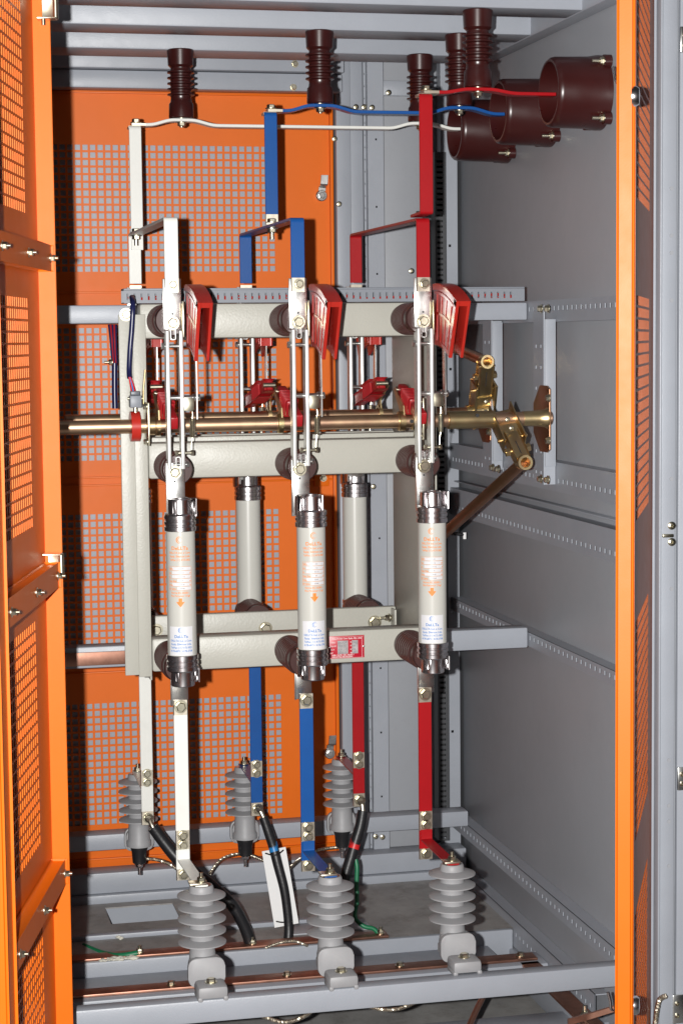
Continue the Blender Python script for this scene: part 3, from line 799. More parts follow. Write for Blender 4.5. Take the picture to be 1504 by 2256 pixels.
# drive linkages at the right end of the shafts ------------------------------------------------
def linkage(y, ring_px, rod_px, rod_y, yoke, label, plate_u, upward):
    t = thing('drive_linkage', label, 'linkage', (1.2, y, 1.29), 'golden drive linkages on the shafts')
    ry = yoke
    c = at(*ring_px, Y=ry)                       # sleeve centre, axis along Y
    xc = at(ring_px[0]-8 if upward else 1108, 905, Y=y).x
    sc = Vector((xc, y, 1.29)); d = (c-sc); d.y = 0
    dn = (c-sc).normalized(); sn = dn.cross(Y_).normalized(); nn = dn.cross(sn).normalized()
    L = (c-sc).length
    mb = MB()
    for sg in (-1, 1):
        mb.obox(sc+dn*(L*.18)+sn*(.0215*sg), dn, sn, nn, L*.40, .0016, .020, .001)
    mb.obox(sc+dn*(L*.12), dn, sn, nn, L*.30, .021, .0018, .001)
    mb.obox(sc+dn*(L*.02)-nn*.018, dn, sn, nn, L*.22, .021, .0015, .001)
    build(mb, 'yoke', 'gold_zinc', t)
    mb = MB(); mb.obox(sc+dn*(L*.66), dn, sn, nn, L*.30, .014, .010, .003); mb.ring(c-Y_*.014, c+Y_*.014, .0145, .0100); eye = build(mb, 'eye', 'gold_zinc', t)
    build(MB().obox(sc+dn*(L*.66)-Y_*.0115, dn, sn, nn, L*.14, .0008, .002, 0), 'slot', 'hole_shade', eye)  # solid dark bar, coloured as the shade of a slot
    mb = MB(); mb.cyl(sc+dn*L*.45-sn*.03, sc+dn*L*.45+sn*.03, .004); mb.cyl(sc+dn*L*.72-sn*.026, sc+dn*L*.72+sn*.026, .0045)
    for sg in (-1, 1): mb.cyl(sc+dn*L*.72+sn*.017*sg, sc+dn*L*.72+sn*.025*sg, .0085, seg=6)
    build(mb, 'pin', 'gold_zinc', t)
    for k in (.02, .22): build(MB().screw(sc+dn*L*k-nn*(-.002)+Vector((0, -.0225, 0)), (0, -1, 0), .005, .003), 'screw', 'zinc', t)
    e = at(*rod_px, Y=rod_y)
    build(MB().cyl(c+(e-c).normalized()*.012, e, .0115, seg=24), 'rod', 'gold_red', t)
    # octagonal bearing plate standing on the bracket
    pc = Vector((XR-.029, y+.022, 1.288)); h = .066; w = .062
    poly = [pc+Vector((0, a, b)) for a, b in ((-w*.35, h*1.0), (w*.35, h*1.0), (w, h*.45), (w, -h*.45), (w*.35, -h), (-w*.35, -h), (-w*.6, -h*.9), (-w*.6, h*.9))]
    bp = build(MB().prism(poly, (.003, 0, 0), .0006), 'bearing_plate', 'gold_red', t)
    build(MB().lathe(pc-Vector((0, .022, -.002)), (-1, 0, 0), [(0, 0), (0, .021), (.004, .018), (.02, .0155), (.05, .0145), (.05, 0)], 32), 'bearing', 'gold_zinc', bp)
    for b in (-.042, .042): build(MB().hexbolt(pc+Vector((0, -.035, b)), (-1, 0, 0), .0065, .006), 'bolt', 'zinc', bp)
    return t
linkage(.095, (1152, 1018), (975, 1178), .42, .02, 'golden yoke linkage on the front shaft with its rod running down to the left', 1195, False)
linkage(.49, (1069, 797), (950, 745), .72, .42, 'golden yoke linkage on the rear shaft pointing up behind the red arc chute', 1090, True)

# nameplate
np_t = MB(); a = at(724, 1402, Y=.1275); b = at(802, 1448, Y=.1275)
npo = sp(MB().box((a.x, .1262, b.z), (b.x, .1278, a.z), .0003), 'nameplate', 'plate_red')
def nfn(x, z): return Vector((a.x+x, .1258, b.z+z))
Wn = b.x-a.x; Hn = a.z-b.z
mb = MB(); add_text(mb, 'DELLTA Ind. Com. Equip. Elet. Ltda', .0046, Wn*.5, Hn*.85, nfn, sx=.88)
for k, s_ in enumerate(('TIPO', 'Un kV', 'In A', 'Nº')): add_text(mb, s_, .0042, Wn*.05, Hn*(.68-.155*k), nfn, 'LEFT')
for k, s_ in enumerate(('NI', 'Hz', 'kA', 'kg')): add_text(mb, s_, .0042, Wn*.60, Hn*(.68-.155*k), nfn, 'LEFT')
add_text(mb, 'NBR 10478 / IEC 60265-1', .0042, Wn*.08, Hn*.12, nfn, 'LEFT'); add_text(mb, 'INDUSTRIA BRASILEIRA', .004, Wn*.08, Hn*.04, nfn, 'LEFT')
for z0 in (.02, .95): add_quad(mb, Wn*.03, Hn*z0, Wn*.97, Hn*(z0+.008), nfn, 1)
for x0_ in (.03, .93): add_quad(mb, Wn*x0_, Hn*.03, Wn*(x0_+.008), Hn*.95, nfn, 1)
sp(mb, 'lettering', 'ink_white', npo)
mb = MB(); add_quad(mb, Wn*.24, Hn*.2, Wn*.54, Hn*.79, nfn, 1); add_quad(mb, Wn*.65, Hn*.2, Wn*.82, Hn*.79, nfn, 1); sp(mb, 'data_field', 'plate_silver', npo)
nfn2 = lambda x, z: Vector((a.x+x, .1254, b.z+z))
mb = MB()
for k, s_ in enumerate(('SECC-F', '17,5', '630', '0215 07')): add_text(mb, s_, .0052, Wn*.26, Hn*(.66-.15*k), nfn2, 'LEFT')
for k, s_ in enumerate(('95', '60', '16', '48')): add_text(mb, s_, .0052, Wn*.67, Hn*(.66-.15*k), nfn2, 'LEFT')
sp(mb, 'lettering', 'ink_dark', npo)
for x in (.005, .96): sp(MB().screw((a.x+Wn*x+.0016, .1262, b.z+Hn*.5), (0, -1, 0), .002, .001), 'rivet', 'chrome', npo)

# ================================================================== fuses
FG = 'high voltage fuses in the switch'
def fuse(X, Y, label, rot, printed):
    r = .0265; zc = .99
    t = thing('fuse', label, 'fuse', (X, Y, .826), FG)
    z0, z1 = .878, 1.105
    build(MB().cyl((X, Y, z0-.002), (X, Y, z1+.002), r, seg=64), 'tube', 'ceramic', t)
    def cap(zb, sg):
        R = .0292
        pr = [(0, r+.0003), (0, R-.001), (.001, R), (.008, R), (.0092, R-.0018), (.0112, R-.0018), (.0124, R), (.0176, R), (.0188, R-.0018), (.0208, R-.0018), (.022, R), (.0285, R), (.031, R-.002), (.0315, .0235), (.0318, .0222), (.034, .0218), (.057, .0218), (.0585, .0205), (.0585, .017), (.054, .016), (.054, 0)]
        return build(MB().lathe((X, Y, zb), (0, 0, sg), pr, 64), 'end_cap', 'chrome', t)
    cap(z1, 1); cap(z0, -1)
    if printed:
        base = math.atan2(CAM[1]-Y, CAM[0]-X)+rot       # direction towards the viewer
        def mk(off):
            def fn(x, z):
                a = base+x/r
                return Vector((X+(r+off)*math.cos(a), Y+(r+off)*math.sin(a), z))
            return fn
        f1 = mk(.00025); f2 = mk(.00045)
        # white fields
        mb = MB(); add_quad(mb, -.0235, z0+.001, .0225, .932, f1, 16); build(mb, 'sticker', 'label_white', t)
        zt = 1.041
        for k in range(6):
            z = zt-.0072*k; mb = MB(); add_quad(mb, -.015 if k not in (3, 5) else -.005, z-.0055, .021, z, f1, 10); build(mb, 'data_field', 'label_white', t)
        mb = MB()
        add_arc(mb, 0, 1.0905, .0064, .0046, 60, 290, f1); add_arc(mb, .0012, 1.0905, .0046, .0036, 20, 330, f1)
        add_text(mb, 'DeLLTa', .0088, 0, 1.0725, f1, sx=1.1)
        add_text(mb, 'DELLTA Ind. e Com.', .0050, 0, 1.0655, f1, sx=.98); add_text(mb, 'Equip. Elétricos Ltda.', .0050, 0, 1.0590, f1, sx=.93); add_text(mb, 'Tel/Fax: (11) 4173-3822', .0048, 0, 1.0525, f1, sx=.86)
        for k, s_ in enumerate(('TIPO', 'Un', 'In', 'Cap. Rup.', 'Freq.', 'Nº Série')):
            z = zt-.0072*k
            add_text(mb, s_, .0046, -.0215, z-.0052, f2, 'LEFT', .85)
            add_quad(mb, -.0222, z+.0006, .0222, z+.0010, f2, 10)
        add_quad(mb, -.0222, zt-.0425, .0222, zt-.0421, f2, 10)
        for x in (-.0224, .0220): add_quad(mb, x, zt-.0425, x+.0004, zt+.001, f2, 1)
        for k, s_ in ((1, 'kV'), (2, 'A'), (3, 'kA'), (4, 'Hz')): add_text(mb, s_, .0040, .0212, zt-.0072*k-.0048, f2, 'RIGHT', .8)
        add_text(mb, 'Norma IEC 60282-1', .0048, 0, .9925, f1, sx=.9); add_text(mb, 'Pino Percursor 13 kgf', .0048, 0, .9868, f1, sx=.86)
        add_quad(mb, -.0032, .9775, .0032, .9840, f1, 4)
        for k in range(10):
            h_ = .0072*(1-k/10)+.0003; add_quad(mb, -h_, .9775-.00092*(k+1), h_, .9775-.00092*k, f1, 8)
        build(mb, 'print', 'ink_orange', t)
        mb = MB()
        add_arc(mb, 0, .9255, .0052, .0038, 60, 290, f2); add_arc(mb, .001, .9255, .0037, .0029, 20, 330, f2)
        add_text(mb, 'DeLLTa', .0074, 0, .9115, f2, sx=1.05)
        for k, s_ in enumerate(('DELLTA Ind. e Com.', 'Equip. Elétricos Ltda.', 'Tel/Fax: (11) 4173-3822', '4178-6873 / 4178-3708')): add_text(mb, s_, .0050, 0, .9045-.0063*k, f2, sx=(.98, .93, .84, .88)[k])
        build(mb, 'print', 'ink_blue', t)
        mb = MB()
        for k, s_ in enumerate(('HH', '17,5', '10/17,5', '63', '50-60', '07048')): add_text(mb, s_, .0036, .004, zt-.0072*k-.0042, f2, sx=.9)
        build(mb, 'print', 'ink_dark', t)
    return t
FY = -.057
fuse(PX[0]+.0, FY, 'white fuse with orange print at front left, above the white lower bar', math.radians(-4), True)
fuse(PX[1]+.008, FY, 'white fuse with orange print at front centre, above the blue lower bar', math.radians(11), True)
fuse(PX[2]+.002, FY+.01, 'white fuse with orange print at front right, above the red lower bar', math.radians(-1), True)
bf = fuse(PX[1]+.004, .57+.015, 'plain white fuse at the back, between the front left and front centre fuses', 0, False)
dup(bf, (PX[2]+.002, .57+.02, .826), 'plain white fuse at the back, between the front centre and front right fuses')
dup(bf, (PX[0]+.002, .57+.015, .826), 'plain white fuse at the back left, mostly behind the beige frame leg')

# ================================================================== busbars
def tinned(mb): pass
def bar_thing(label, pts, wv, m, w=.025, t=.0055, cat='busbar', group=None, loc=None, rad=.008):
    o = thing('busbar', label, cat, pts[0], group or 'painted busbars')
    build(MB().strap(pts, wv, w, t, rad), 'bar', m, o)
    return o
def tin_piece(o, pts, wv, w=.0254, t=.0059): return build(MB().strap(pts, wv, w, t, 0), 'tinned_end', 'tin', o)
# horizontal top bars: sag below the bushings
ROW = {0: .56, 1: .27, 2: -.02}
ZI = 1.915
INS = []
def top_bar(i, u0, dips, u1, zbar):
    Y = ROW[i]; m = PM[i]
    xs0 = u0
    pts = [Vector((xs0, Y, zbar))]
    for xd in dips:
        pts += [Vector((xd-.062, Y, zbar)), Vector((xd-.026, Y, ZI-.004)), Vector((xd+.026, Y, ZI-.004)), Vector((xd+.066, Y, zbar))]
    pts.append(Vector((u1, Y, zbar)))
    o = bar_thing('%s painted horizontal busbar running right into a maroon bushing at the top' % PN[i], pts, Y_, m, w=.028, t=.0062, rad=.012, group='horizontal top busbars')
    tin_piece(o, [Vector((xs0-.001, Y, zbar)), Vector((xs0+.028, Y, zbar))], Y_, .0284, .0068)
    for xd in dips: bolt((xd, Y, ZI-.0075), (0, 0, -1), o, .0085, .007, .004)
    return o
xL = at(400, 268, Y=ROW[0]).x; xR_ = at(925, 270, Y=ROW[0]).x
zw = at(600, 278, Y=ROW[0]-.014).z; zb_ = at(850, 247, Y=ROW[1]-.014).z; zr_ = at(1150, 206, Y=ROW[2]-.014).z
xb1 = at(705, 230, Y=ROW[1]).x; xb2 = at(1011, 240, Y=ROW[1]).x; xr1 = at(1052, 195, Y=ROW[2]).x
xw0 = at(292, 275, Y=ROW[0]-.014).x
top_bar(0, xw0, [xL, xR_], at(1014, 288, Y=ROW[0]-.014).x, zw)
top_bar(1, at(592, 243, Y=ROW[1]-.014).x, [xb1, xb2], at(1111, 250, Y=ROW[1]-.014).x, zb_)
top_bar(2, at(935, 205, Y=ROW[2]-.014).x, [xr1], at(1224, 207, Y=ROW[2]-.014).x, zr_)
# vertical upper bars
ZS = at(378, 482, Y=0).z          # height of the cross straps
def vbar(i, u, y, zt, zb, label, bottom=None):
    x = at(u, 350, Y=y).x
    pts = [Vector((x, y+.028, zt)), Vector((x, y, zt)), Vector((x, y, zb))]
    if bottom: pts += bottom(x)
    o = bar_thing(label, pts, X_, PM[i], w=.025, t=.0055, rad=.006, group='vertical upper busbars')
    tin_piece(o, [Vector((x, y+.029, zt)), Vector((x, y+.004, zt))], X_)
    # through bolt
    p = Vector((x+.004, y+.014, zt)); mb = MB(); mb.hexbolt(p+Vector((0, 0, .010)), (0, 0, 1), .0085, .007); mb.hexbolt(p+Vector((0, 0, -.004)), (0, 0, -1), .0085, .007, True, .012); build(mb, 'bolt', 'zinc', o)
    return o, x
vo, xw = vbar(0, 299, ROW[0]-.022, zw-.0065, 1.64, 'white vertical busbar at the upper left dropping from the white horizontal bar')
vo1, xb = vbar(1, 597, ROW[1]-.022, zb_-.0065, ZS+.005, 'blue vertical busbar dropping from the blue horizontal bar to the blue cross strap')
vo2, xr = vbar(2, 938, ROW[2]-.022, zr_-.0065, ZS+.010, 'red vertical busbar dropping from the red horizontal bar, bent at its foot', bottom=lambda x: [Vector((x, -.035, ZS+.010)), Vector((x-.002, .02, ZS+.0075))])
# cross straps + down legs (front leg, strap to the rear, rear leg)
YR = .545
labs = ['white U-shaped strap tying the left front contact to the rear', 'blue U-shaped strap tying the centre front contact to the rear', 'red U-shaped strap tying the right front contact to the rear']
for i in range(3):
    X = PX[i]-.0005
    zb = at(655, 612, Y=-.006).z
    zr = at(545, 630, Y=YR).z
    pts = [Vector((X, -.006, zb-.02)), Vector((X, -.006, ZS)), Vector((X, YR, ZS)), Vector((X, YR, 1.57))]
    o = bar_thing(labs[i], pts, X_, PM[i], w=.0255, t=.0055, rad=.007, group='U-shaped straps over the switch')
    tin_piece(o, [Vector((X, -.0062, zb-.026)), Vector((X, -.0062, zb))], X_, .026, .0062)
    tin_piece(o, [Vector((X, YR, 1.545)), Vector((X, YR, 1.566))], X_, .0262, .0062)
    tin_piece(o, [Vector((X, YR-.016, 1.548)), Vector((X, YR+.01, 1.548))], X_, .036, .003)
    yb = (YR-.06, .244, .01)[i]
    if i: 
        mb = MB(); mb.hexbolt((X+.0, yb, ZS+.008), (0, 0, 1), .009, .007); mb.hexbolt((X, yb, ZS-.003), (0, 0, -1), .009, .007, True, .014); build(mb, 'bolt', 'zinc', o)
    else:
        mb = MB(); mb.hexbolt((X, YR-.03, ZS+.003), (0, 0, 1), .009, .007); mb.hexbolt((X, YR-.03, ZS-.003), (0, 0, -1), .009, .007, True, .014); build(mb, 'bolt', 'zinc', o)
# foot of the blue vertical bar and the white vertical bar
build(MB().strap([(xb, ROW[1]-.022, ZS+.0045), (xb, ROW[1]-.022, ZS+.0045+.02)], X_, .0256, .006, 0), 'tinned_end', 'tin', vo1)
# lower bars, front
for i in range(3):
    X = PX[i]+(-.002, .0, -.003)[i]; y = -.038 if i < 2 else -.012
    X = at((400, 676, 936)[i], 1700, Y=y).x
    zt = at(676, 1560, Y=y).z; zb = .452
    o = bar_thing(['white', 'blue', 'red'][i]+' lower vertical busbar at the front hanging below its fuse', [Vector((X, y, zt+.02)), Vector((X, y, zb))], X_, PM[i], w=.0255, t=.0055, group='front lower busbars')
    tin_piece(o, [Vector((X, y-.0006, zt+.028)), Vector((X, y-.0006, zt))], X_, .0262, .0062)
    bolt((X, y-.0045, zt+.016), (0, -1, 0), o, .0092, .007)
    tin_piece(o, [Vector((X, y-.0006, .545)), Vector((X, y-.0006, .508))], X_, .0262, .0062)
    for z in (.536, .518): bolt((X, y-.0045, z), (0, -1, 0), o, .0075, .006)
    tin_piece(o, [Vector((X, y-.0006, zb+.02)), Vector((X, y-.0006, zb-.001))], X_, .0262, .0062)
    bolt((X, y-.0045, zb+.01), (0, -1, 0), o, .0075, .006)
    # angled strap to the insulator
    zi = .487
    s_ = thing('connecting_strap', '%s strap bending forward from the lower bar to the %s front insulator' % (PN[i], ('left', 'centre', 'right')[i]), 'busbar', (X, y, zi), 'straps to the front insulators')
    yi = -.208 if i < 2 else -.185
    build(MB().strap([(X, y-.0062, .510), (X, y-.0062, zi+.003), (X+.001+(.006, .003, .001)[i], yi-.012, zi+.001)], X_, .0225, .003, .004), 'strap', PM[i], s_)
    build(MB().box((X-.014, yi-.014, zi+.0025), (X+.016, yi+.012, zi+.006), .0006), 'tinned_end', 'tin', s_)
    INS.append((X+.002+(.006, .003, .001)[i], yi, zi))
# lower bars, rear
RB = []
for i in range(3):
    y = .525
    X = at((324, 565, 790)[i], 1720, Y=y).x
    zt = .83; zb = at((329, 575, 790)[i], (1815, 1795, 1775)[i], Y=y).z
    zj = at((325, 566, 791)[i], (1712, 1692, 1673)[i], Y=y).z
    o = bar_thing(['white', 'blue', 'red'][i]+' lower vertical busbar at the back with a black cable bolted to its foot', [Vector((X, y, zt)), Vector((X, y, zb))], X_, PM[i], w=.0255, t=.0055, group='rear lower busbars')
    tin_piece(o, [Vector((X, y-.0006, zj+.016)), Vector((X, y-.0006, zj-.018))], X_, .0262, .0062)
    for dz in (.009, -.010): bolt((X, y-.0045, zj+dz), (0, -1, 0), o, .0075, .006)
    tin_piece(o, [Vector((X, y-.0006, zb+.028)), Vector((X, y-.0006, zb-.001))], X_, .0262, .0062)
    bolt((X, y-.0045, zb+.014), (0, -1, 0), o, .0085, .007)
    yi = .69; Xi = at((304, 538, 752)[i], 1720, Y=yi).x
    zi = at((303, 537, 752)[i], (1700, 1685, 1668)[i], Y=yi).z
    s_ = thing('connecting_strap', '%s strap slanting back to the top of the %s rear insulator' % (PN[i], ('left', 'centre', 'right')[i]), 'busbar', (X, y, zi), 'straps to the rear insulators')
    build(MB().strap([(X, y+.006, zj+.018), (X, y+.006, zi-.005), (Xi, yi+.01, zi)], X_, .0225, .003, .004), 'strap', PM[i], s_)
    RB.append((X, y, zb, Xi, yi, zi))

# copper bars ------------------------------------------------------------
def tagc(mb, pts): pass
a = at(172, 1455, Y=.292); b = at(312, 1450, Y=.292)
cb = thing('copper_bar', 'short copper bar bolted along the left end of the lower grey cross beam', 'copper bar', a)
build(MB().box((.134, .294, .806), (b.x, .2985, .833), .001), 'bar', 'copper', cb); bolt((b.x-.012, .294, .820), (0, -1, 0), cb, .008, .006)
cb = thing('copper_bar', 'copper earth bar lying on the rear floor channel behind the insulators', 'copper bar', (.7, .44, .163))
xe = at(855, 2068, Y=.42, ).x
build(MB().box((.134, .412, .1645), (xe, .452, .170), .001), 'bar', 'copper', cb)
for u, v in ((308, 2108), (556, 2092), (838, 2062)): 
    p = at(u, v, Y=.43); bolt((p.x, .43, .1705), (0, 0, 1), cb, .007, .007, .008)
cb2 = thing('copper_bar', 'long copper earth bar with bolts running just behind the front insulators', 'copper bar', (.7, .2, .133))
build(MB().box((.134, .19, .1635), (1.262, .23, .169), .001), 'bar', 'copper', cb2)
for u, v in ((377, 2172), (632, 2143), (880, 2120), (1145, 2090)):
    p = at(u, v, Y=.21); bolt((min(p.x, 1.25), .21, .1695), (0, 0, 1), cb2, .007, .006)
cb3 = thing('copper_bar', 'copper earth bar running forward along the right side panel on the floor', 'copper bar', (1.24, 0, .14))
build(MB().box((1.222, -.36, .1575), (1.262, .188, .163), .001), 'bar', 'copper', cb3)
for y in (-.15, -.33): bolt((1.242, y, .1635), (0, 0, 1), cb3, .007, .008, .012)

# ================================================================== hanging maroon insulators
def hang(name_label, x, y, zt, zb):
    t = thing('hanging_insulator', name_label, 'insulator', (x, y, zb), 'maroon insulators hanging from the ceiling beams')
    H = zt-zb
    pr = [(0, 0), (0, .0245), (.002, .0265), (.030, .0255), (.034, .0225)]
    n = 5; z = .042; st = (H-.085)/n
    for k in range(n):
        pr += [(z+st*k, .0215), (z+st*k+.004, .0225), (z+st*k+.006, .0285), (z+st*k+.0085, .0285), (z+st*k+.010, .0225), (z+st*k+.013, .0212)]
    pr += [(H-.038, .0215), (H-.033, .0265), (H-.002, .0280), (H, .0265), (H, 0)]
    build(MB().lathe((x, y, zb), (0, 0, 1), pr, 44), 'body', 'maroon_epoxy', t)
    build(MB().cyl((x, y, zb-.0008), (x, y, zb+.001), .013), 'insert', 'zinc', t)
    return t
zt = 2.0575
h0 = hang('maroon ribbed insulator above the left end of the white horizontal busbar', xL, ROW[0], zt, ZI)
dup(h0, (xR_, ROW[0], ZI), 'maroon ribbed insulator above the right end of the white busbar, left of the red busbar')
dup(h0, (xb1, ROW[1], ZI), 'maroon ribbed insulator above the bump in the blue busbar near the centre')
dup(h0, (xb2, ROW[1], ZI), 'maroon ribbed insulator above the right bump of the blue busbar, beside the bushings')
dup(h0, (xr1, ROW[2], ZI), 'maroon ribbed insulator above the red horizontal busbar, the nearest hanging one')
# wall bushings
BYS = []
def bushing(uv, Y, label):
    c = at(*uv, Y=Y)
    R = .0655; L = XW-c.x
    t = thing('bushing', label, 'bushing', (XW, Y, c.z), 'maroon wall bushings')
    pr = [(0, .056), (0, .0600), (.004, R-.002), (.01, R-.0005), (L-.03, R+.001), (L-.012, R+.004), (L-.010, R+.004), (L-.010, R+.004), (L-.001, R+.004), (L-.001, .05), (L-.02, .055), (.0, .056)]
    build(MB().lathe((c.x, Y, c.z), (1, 0, 0), pr, 72), 'tube', 'maroon_epoxy', t)
    for a in (45, 135, 225, 315):
        p = Vector((XW-.001, Y+(R+.008)*math.cos(math.radians(a)), c.z+(R+.008)*math.sin(math.radians(a))))
        mb = MB(); mb.cyl(p-X_*.014, p, .012, seg=24); build(mb, 'lug', 'maroon_epoxy', t)
        mb = MB(); mb.hexbolt(p-X_*.0142, (-1, 0, 0), .0065, .006, True, .016); build(mb, 'bolt', 'zinc', t)
    return t
bushing((1207, 203), ROW[2]-.03, 'maroon tube bushing at the right end of the red busbar, nearest and largest')
bushing((1096, 246), ROW[1]-.03, 'maroon tube bushing at the right end of the blue busbar, the middle one')
bushing((1000, 287), ROW[0]-.03, 'maroon tube bushing at the right end of the white busbar, furthest back')

# ================================================================== grey post insulators (voltage indication)
def grey_insulator(X, Y, zt, label, back):
    t = thing('post_insulator', label, 'insulator', (X, Y, zt-.16), 'grey skirted insulators')
    pr = [(0, 0), (0, .018), (.002, .0185)]
    nsk = 5; st = .0212; z = .012
    pr = [(0, 0), (0, .0195), (.003, .0215), (.010, .0225)]
    for k in range(nsk):
        a = z+st*k
        pr += [(a, .0225), (a+.001, .0300), (a+.0055, .0430), (a+.0075, .0432), (a+.0080, .0415), (a+.0065, .0300), (a+.0075, .0235), (a+.0095, .0222)]
    a = z+st*nsk
    pr += [(a, .0225), (a+.004, .0232), (a+.030, .0245), (a+.034, .027), (a+.045, .027), (a+.047, .0), ]
    build(MB().lathe((X, Y, zt), (0, 0, -1), pr, 56), 'body', 'polymer_grey', t)
    build(MB().lathe((X, Y, zt+.0005), (0, 0, -1), [(0, 0), (0, .0175), (.002, .0195), (.010, .0205), (.011, .018), (.011, 0)], 36), 'cap', 'silver', t)
    mb = MB(); mb.hexbolt((X, Y, zt+.006), (0, 0, 1), .0075, .007, True, .009); build(mb, 'bolt', 'zinc', t)
    s = -1 if not back else 1
    # clamp with mounting foot
    zc = zt-.137 if not back else zt-.140
    yf = Y+s*.030
    mb = MB()
    def rr(yc, hw, z0, z1, r, th):
        zc_ = (z0+z1)/2; hh = (z1-z0)/2; pl = []
        for (sx, sz, a) in ((1, 1, 0), (-1, 1, 90), (-1, -1, 180), (1, -1, 270)):
            for k in range(6):
                t_ = math.radians(a+18*k); pl.append((X+.003+sx*(hw-r)+r*math.cos(t_), yc, zc_+sz*(hh-r)+r*math.sin(t_)))
        mb.prism(pl, (0, th, 0), .0015)
    rr(Y+s*.004, .030, zc-.036, zc+.012, .014, s*.012); rr(yf-s*.011, .033, zc-.040, zc+.013, .016, s*.011)
    if 0: pass
    cl = build(mb, 'clamp', 'polymer_grey', t)
    if not back:
        fx = X+.006
        mb = MB(); mb.box((fx-.027, yf-.052, zt-.183), (fx+.027, yf-.002, zt-.160), .007); mb.box((fx-.027, yf-.052, zt-.187), (fx-.018, yf-.006, zt-.178), .003); mb.box((fx+.018, yf-.052, zt-.187), (fx+.027, yf-.006, zt-.178), .003)
        build(mb, 'foot', 'polymer_grey', t)
        bolt((fx, yf-.026, zt-.1598), (0, 0, 1), t, .008, .006)
    else:
        zb = zt-.165
        build(MB().lathe((X, Y, zb), (0, 0, -1), [(0, 0), (0, .0195), (.003, .0195), (.010, .017), (.036, .0150), (.038, .013), (.038, 0)], 30), 'boot', 'black_rubber', t)
        mb = MB(); mb.hexbolt((X, Y, zb-.038), (0, 0, -1), .008, .008, True, .018); build(mb, 'bolt', 'chrome', t)
    return t
side_l = ('left', 'centre', 'right')
for i, (X, y, z) in enumerate(INS):
    grey_insulator(X, y, z, 'grey five-skirt insulator at the front %s, below the %s strap' % (side_l[i], PN[i]), False)
for i, (X, y, zb, Xi, yi, zi) in enumerate(RB):
    grey_insulator(Xi, yi, zi-.004, 'grey five-skirt insulator at the back %s, beside the %s rear bar' % (side_l[i], PN[i]), True)

# ================================================================== cables
def path(P): return [at(u, v, Y=y) for u, v, y in P]
def cable(label, P, r, m, tape=None, lug=True):
    t = thing('power_cable', label, 'cable', at(P[0][0], P[0][1], Y=P[0][2]), 'black power cables')
    pts = path(P)
    build(MB().tube(pts[1:], lambda q: r*(1.12-.12*math.cos(q*9)*.4), 18, 8), 'jacket', m, t)
    mb = MB(); mb.tube(pts[:2]+[pts[1]*.6+pts[2]*.4], .0055, 12, 3); mb.cyl(pts[0]+Vector((0, -.002, .004)), pts[0]+Vector((0, .003, -.002)), .009)
    build(mb, 'lug', 'tin', t)
    if tape:
        k, mm = tape; a = pts[k]; b = pts[k+1]; d = (b-a).normalized()
        build(MB().cyl(a-d*.010, a+d*.010, r*1.16, seg=20), 'tape', mm, t)
    return t
cable('thickest black cable, running from the white rear bar down to the rear copper bar', [(329, 1804, .515), (337, 1822, .505), (362, 1856, .50), (392, 1892, .49), (430, 1925, .47), (472, 1958, .45), (512, 1995, .44), (538, 2040, .44), (552, 2078, .44), (556, 2098, .44)], .0118, 'black_rubber')
cable('black cable with blue tape behind a white card, from the blue rear bar', [(571, 1782, .515), (580, 1800, .51), (590, 1830, .505), (602, 1866, .50), (612, 1905, .49), (625, 1955, .48), (632, 2000, .475), (636, 2045, .47), (634, 2084, .46)], .0092, 'black_rubber', (3, 'tape_blue'))
cable('black cable with red tape from the red rear bar down to the floor', [(796, 1766, .515), (799, 1786, .51), (793, 1820, .505), (781, 1860, .50), (768, 1905, .49), (756, 1945, .48), (745, 1985, .47), (740, 2030, .46), (738, 2070, .45)], .0105, 'black_rubber', (3, 'tape_red'))
# card
cd = thing('tag_card', 'blank white card tied behind the blue-taped black cable', 'card', at(617, 1950, Y=.512))
q = [at(577, 1876, Y=.53), at(629, 1866, Y=.50), at(658, 2034, Y=.47), at(605, 2044, Y=.50)]
build(MB().prism(q, (0, .0015, 0)), 'card', 'card_white', cd)
for P in (((585, 1880), (600, 1884), (612, 1882), (624, 1873)), ((609, 2030), (622, 2032), (640, 2030), (651, 2028))):
    build(MB().tube(path([(u, v, .478 if 0 < k < 3 else .495) for k, (u, v) in enumerate(P)]), .0016, 8, 4), 'cable_tie', 'black_rubber', cd)
